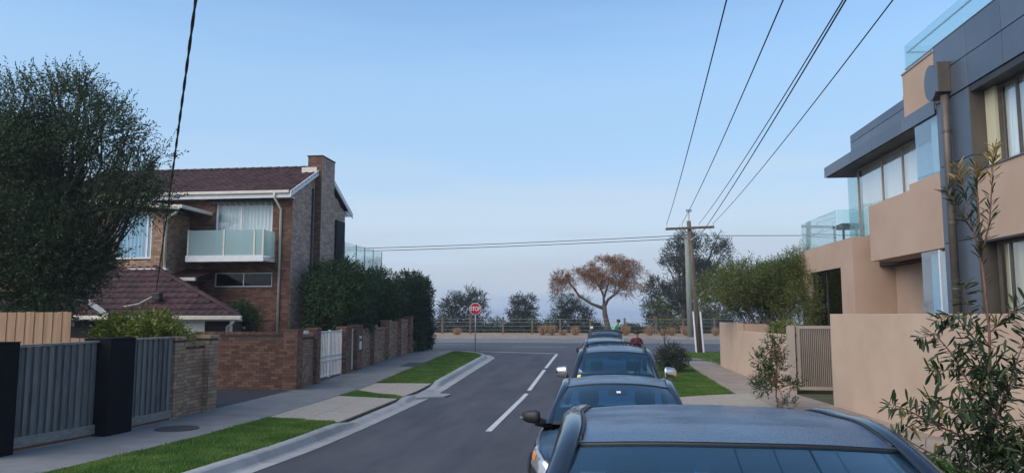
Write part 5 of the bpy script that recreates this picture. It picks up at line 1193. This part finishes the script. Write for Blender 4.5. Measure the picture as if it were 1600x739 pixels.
        mr_ = m.grid(mf, 12, 18).build('mirror', mirror, None, smooth=True)
        C().tube([c - V3(s * .06, 0, .05), (s * (A[0] + .03), A[1] + .26, A[2] - .02)], [.055, .045], 8).build('mirror_arm', 'black_plastic', mr_, smooth=True)
        if P.get('mind'): C().ell((c[0] + s * .10, c[1] - .05, c[2] - .01), (.03, .03, .012), 6, 8).build('mirror_indicator', 'lamp_lens', mr_, smooth=True)
    # interior
    C().box(-w_ * .86, w_ * .86, A[1] - .15, E_[1] + .1, .22, .32).build('floor_pan', 'black_plastic')
    C().box(-A[0] * .95, A[0] * .95, A[1] - P['bow'] * .6, A[1] + .42, zsh - .42, zsh - .03).build('dashboard', 'black_plastic', None, bevel=.06)
    for s in (-1, 1):
        sx_, ys_ = s * .36, Bh[1] + .45; se = C().box(sx_ - .24, sx_ + .24, ys_ - .5, ys_ + .05, .32, .56).build('seat', 'seat_cloth', None, bevel=.05)
        C().obox((sx_ - .24, ys_ - .02, .5), (.48, 0, 0), (0, .12, 0), (0, .2, .62)).build('backrest', 'seat_cloth', se, bevel=.05)
        C().obox((sx_ - .13, ys_ + .2, P['head']), (.26, 0, 0), (0, .09, 0), (0, .03, .19)).build('headrest', 'seat_cloth', se, bevel=.04)
    C().obox((-.6, Dh[1] - .35, .45), (1.2, 0, 0), (0, .12, 0), (0, .2, .62)).build('rear_seat', 'seat_cloth', None, bevel=.05)
    C().tube([(-.36 + .18 * math.cos(a), A[1] + .52 + .06 * math.sin(a), zsh - .02 + .17 * math.sin(a)) for a in np.linspace(0, 2 * math.pi, 25)], .015, 8, False).build('steering_wheel', 'black_plastic', None, smooth=True)
    mq = ws(.86, .5); C().box(-.11, .11, mq[1] + .06, mq[1] + .10, mq[2] - .09, mq[2] - .02).build('rear_view_mirror', 'black_plastic', gl, bevel=.01)
    for a, b in ((-.55, .0), (.1, .62)): C().tube([(-a * 1.0, yb(0) - .01, A[2] + .045), (-b, yb(.5) + .03, A[2] + .05)], .010, 6).build('wiper', 'black_plastic', gl)
    if rails:
        for s in (-1, 1):
            rp2 = [rf(u, .5 + s * .44) for u in np.linspace(.05, .97, 14)]
            C().tube([(x, y, z + (.0 if i in (0, 13) else .055)) for i, (x, y, z) in enumerate(rp2)], .018, 8).build('roof_rail', 'black_plastic', None, smooth=True)
        rr = [rf(.80, v) for v in np.linspace(.06, .94, 9)]
        C().tube([(x, y, z + .07) for x, y, z in rr], .022, 8).build('roof_bar', 'black_plastic', None, smooth=True)
        rr = [rf(.32, v) for v in np.linspace(.06, .94, 9)]
    if tailgate:
        h = pt(1); a = R(8); d = V3(0, math.cos(a), math.sin(a)); n = V3(0, -math.sin(a), math.cos(a)); hy, hz = rf(1, .5)[1:]
        def tg(u, v, off=0):
            vv = 2 * v - 1; ww = .60 * (1 + .03 * u); q = V3(0, hy + .03, hz + .02) + d * (.98 * u) + n * (off + .05 * math.sin(math.pi * u) - .10 * abs(vv) ** 3)
            return (ww * vv, q[1], q[2])
        tgp = C().grid(lambda u, v: tg(u, v, .02), 8, 14).build('tailgate', 'black_plastic', None, smooth=True)
        C().grid(lambda u, v: tg(u, v, -.06), 8, 14).build('tailgate_lining', 'seat_cloth', tgp, smooth=True)
        for e in (0, 1): C().grid(lambda u, v: tg(e, v, .02 - .08 * u), 1, 14).build('tailgate_edge', paint, tgp, smooth=True); C().grid(lambda u, v: tg(v, e, .02 - .08 * u), 1, 8).build('tailgate_edge', paint, tgp)
        C().grid(lambda u, v: tg(.12 + .4 * u, .12 + .76 * v, .028), 4, 10).build('tailgate_glass', 'glass_dark', tgp, smooth=True)
        C().tube([tg(.97, v, .03) for v in np.linspace(0, 1, 14)], .05, 8).build('spoiler', 'black_plastic', tgp, smooth=True)
        C().box(-.52, -.42, hy + .75, hy + .80, hz + .27, hz + .35).build('tailgate_latch', 'sign_white', tgp)
    return t, C, ws, rf
sed = dict(L=4.55, w=.90, belt=.96, nose=.70, tail=.98, bow=.22, bowf=.13, crown=.06, rcrown=.065, A=(.79, 1.15, 1.0), B=(.655, 1.86, 1.375), C=(.67, 2.6, 1.43), D=(.62, 3.2, 1.37), E=(.72, 3.85, 1.03), bp=(2.45,), wf=.92, wr=3.62, head=1.12)
car(.47, .95, 'nearest dark blue sedan with dew covered roof at the bottom', 'paint_navy', dict(sed, A=(.80, 1.1, 1.03), B=(.645, 2.0, 1.465), C=(.66, 2.75, 1.515), D=(.62, 3.3, 1.46), rcrown=.03), mirror='paint_navy')
car(.10, 7.30, 'middle dark sedan with black folded wing mirror and clear headlight', 'paint_black', dict(sed, w=.94, nose=.80, mo=.06, mind=True), mirror='black_plastic')
suv = dict(L=4.75, w=.93, belt=1.12, nose=.92, tail=1.12, bow=.16, bowf=.09, crown=.07, rcrown=.06, A=(.80, 1.42, 1.15), B=(.665, 2.08, 1.655), C=(.68, 3.1, 1.71), D=(.65, 4.3, 1.66), E=(.70, 4.65, 1.20), bp=(2.75, 3.75), wf=.95, wr=3.75, head=1.30, mo=.07, mz=.19, msq=.5, mh=1.35, my=.2)
t3, C3, ws3, rf3 = car(.12, 12.42, 'dark blue four wheel drive with chrome mirrors and roof rails', 'paint_blue', suv, rails=True, mirror='chrome')
for (u, v, w2, h2, mt, nm) in ((.14, .075, .05, .09, 'yellow_paper', 'yellow_sticker'), (.12, .90, .08, .05, 'pink_paper', 'pink_sticker')):
    p = ws3(u, v); C3().grid(lambda a, b: (lambda k: (k[0], k[1] - .006, k[2] + .004))(ws3(u + h2 * a, v - w2 / 2 + w2 * .8 * b)), 2, 2).build(nm, mt)
hat = dict(suv, L=4.3, D=(.60, 3.85, 1.46), C=(.62, 2.9, 1.51), B=(.61, 2.0, 1.46), E=(.70, 4.15, 1.15), nose=.85, belt=1.05, A=(.71, 1.3, 1.08), mo=-.14, my=.34)
car(-.12, 22.4, 'farthest parked dark car with its tailgate raised', 'paint_char', hat, tailgate=True)
# ------------------------------------------------------------------ people by the open car
pm('skin', (.42, .26, .19), (.48, .30, .22), 6, .6); pm('hair', (.012, .010, .009), (.02, .017, .015), 20, .7); pm('maroon', (.11, .018, .03), (.15, .03, .045), 9, .9); pm('denim', (.03, .04, .06), (.05, .06, .085), 9, .9); pm('mint', (.10, .50, .26), (.16, .60, .33), 9, .8)
def person(X, Y, hgt, label, top, lean, rz):
    zg = zr(Y); t = thing('person', (X, Y, zg), label, 'person', None, (0, 0, rz)); s = hgt / 1.75
    V, E, Rr = [], [], []
    def add(p, r, par=None):
        V.append((p[0] * s, p[1] * s, p[2] * s)); Rr.append(r * s)
        if par is not None: E.append((par, len(V) - 1))
        return len(V) - 1
    lo = lambda z, y=0: y - lean * max(0, z - .95)
    pel = add((0, 0, .95), .15); wa = add((0, lo(1.12), 1.12), .135, pel); chh = add((0, lo(1.32), 1.32), .155, wa); shd = add((0, lo(1.44), 1.43), .10, chh); nk = add((0, lo(1.5) - .01, 1.50), .055, shd); hd0 = add((0, lo(1.57) - .02, 1.58), .075, nk); hd1 = add((0, lo(1.65) - .03, 1.66), .098, hd0); add((0, lo(1.7) - .01, 1.72), .07, hd1)
    for q in (-1, 1):
        hp = add((q * .10, 0, .88), .10, pel); kn = add((q * .12, -.03, .50), .065, hp); an = add((q * .13, .02, .09), .045, kn); add((q * .14, -.14, .04), .04, an)
        sh = add((q * .19, lo(1.40), 1.40), .065, shd); el_ = add((q * .27, lo(1.15) - .04, 1.14), .045, sh); wr = add((q * .24, lo(1.05) - .26, 1.05), .032, el_); hn = add((q * .23, lo(1.04) - .34, 1.04), .036, wr)
        for k in range(5):
            a = add((q * .23 + (k - 2) * .018, lo(1.04) - .40 + abs(k - 2) * .01, 1.035), .010, hn); add((q * .23 + (k - 2) * .021, lo(1.03) - .45 + abs(k - 2) * .014, 1.01), .008, a)
    me = bpy.data.meshes.new('body'); me.from_pydata(V, E, []); o = bpy.data.objects.new('body', me); COL.objects.link(o)
    md = o.modifiers.new('skin', 'SKIN'); me.skin_vertices[0] if me.skin_vertices else None
    if not me.skin_vertices: bpy.context.view_layer.update()
    for i, r in enumerate(Rr): me.skin_vertices[0].data[i].radius = (r, r)
    me.skin_vertices[0].data[0].use_root = True
    o.modifiers.new('sub', 'SUBSURF').render_levels = 1
    bpy.context.view_layer.update(); ev = bpy.data.meshes.new_from_object(o.evaluated_get(bpy.context.evaluated_depsgraph_get())); bpy.data.objects.remove(o)
    ev.name = 'body'; ev.materials.clear(); ev.polygons.foreach_set('use_smooth', [True] * len(ev.polygons))
    for nm in ('skin', top, 'denim'): ev.materials.append(MAT[nm])
    for p in ev.polygons:
        c = p.center / s; p.material_index = 2 if c.z < .93 else (1 if c.z < 1.49 and not (c.y < lo(1.05) - .24 and c.z < 1.12) else 0)
    b = link('body', ev, None, t)
    inv = Matrix.Identity(4)
    hm = M().grid(lambda u, v: tuple(np.array([0, (lo(1.66) - .01) * s, 1.665 * s]) + s * .118 * np.array([math.sin(1.9 * u) * math.cos(2 * math.pi * v) * .9, math.sin(1.9 * u) * math.sin(2 * math.pi * v) * 1.05 + .03 + .05 * u, math.cos(1.9 * u) * 1.05])), 10, 16)
    hm.v = [tuple(wm(t) @ Vector(p)) for p in hm.v]; hm.build('hair', 'hair', t, smooth=True)
    for q in (-1, 1):
        e = M().ell((q * .035 * s, (lo(1.64) - .115) * s, 1.645 * s), (.011 * s, .006 * s, .007 * s), 6, 8); e.v = [tuple(wm(t) @ Vector(p)) for p in e.v]; e.build('eye', 'hair', t)
    nz_ = M().ell((0, (lo(1.62) - .12) * s, 1.615 * s), (.012 * s, .022 * s, .02 * s), 6, 8); nz_.v = [tuple(wm(t) @ Vector(p)) for p in nz_.v]; nz_.build('nose', 'skin', t, smooth=True)
person(1.0, 27.9, 1.67, 'dark haired person in maroon top behind the parked cars', 'maroon', .12, R(20))
person(.25, 41.0, 1.60, 'person in bright mint green jacket hunched forward beyond the raised tailgate', 'mint', .5, R(70))

# ------------------------------------------------------------------ sea haze: one closed box of even air round everything
hm_ = bpy.data.materials.new('haze'); hm_.use_nodes = True; hm_.node_tree.nodes.clear()
ho = hm_.node_tree.nodes.new('ShaderNodeOutputMaterial'); hv_ = hm_.node_tree.nodes.new('ShaderNodeVolumePrincipled')
hv_.inputs['Color'].default_value = (.80, .86, .95, 1); hv_.inputs['Density'].default_value = .0006; hv_.inputs['Anisotropy'].default_value = .2
hm_.node_tree.links.new(hv_.outputs[0], ho.inputs['Volume'])
hz_ = M().box(-9600, 9600, -80, 16400, -16, 13.5).build('haze', hm_); tag(hz_, 'thin pale sea haze filling the air over the street', 'haze', kind='stuff')
SC.cycles.volume_bounces = 1
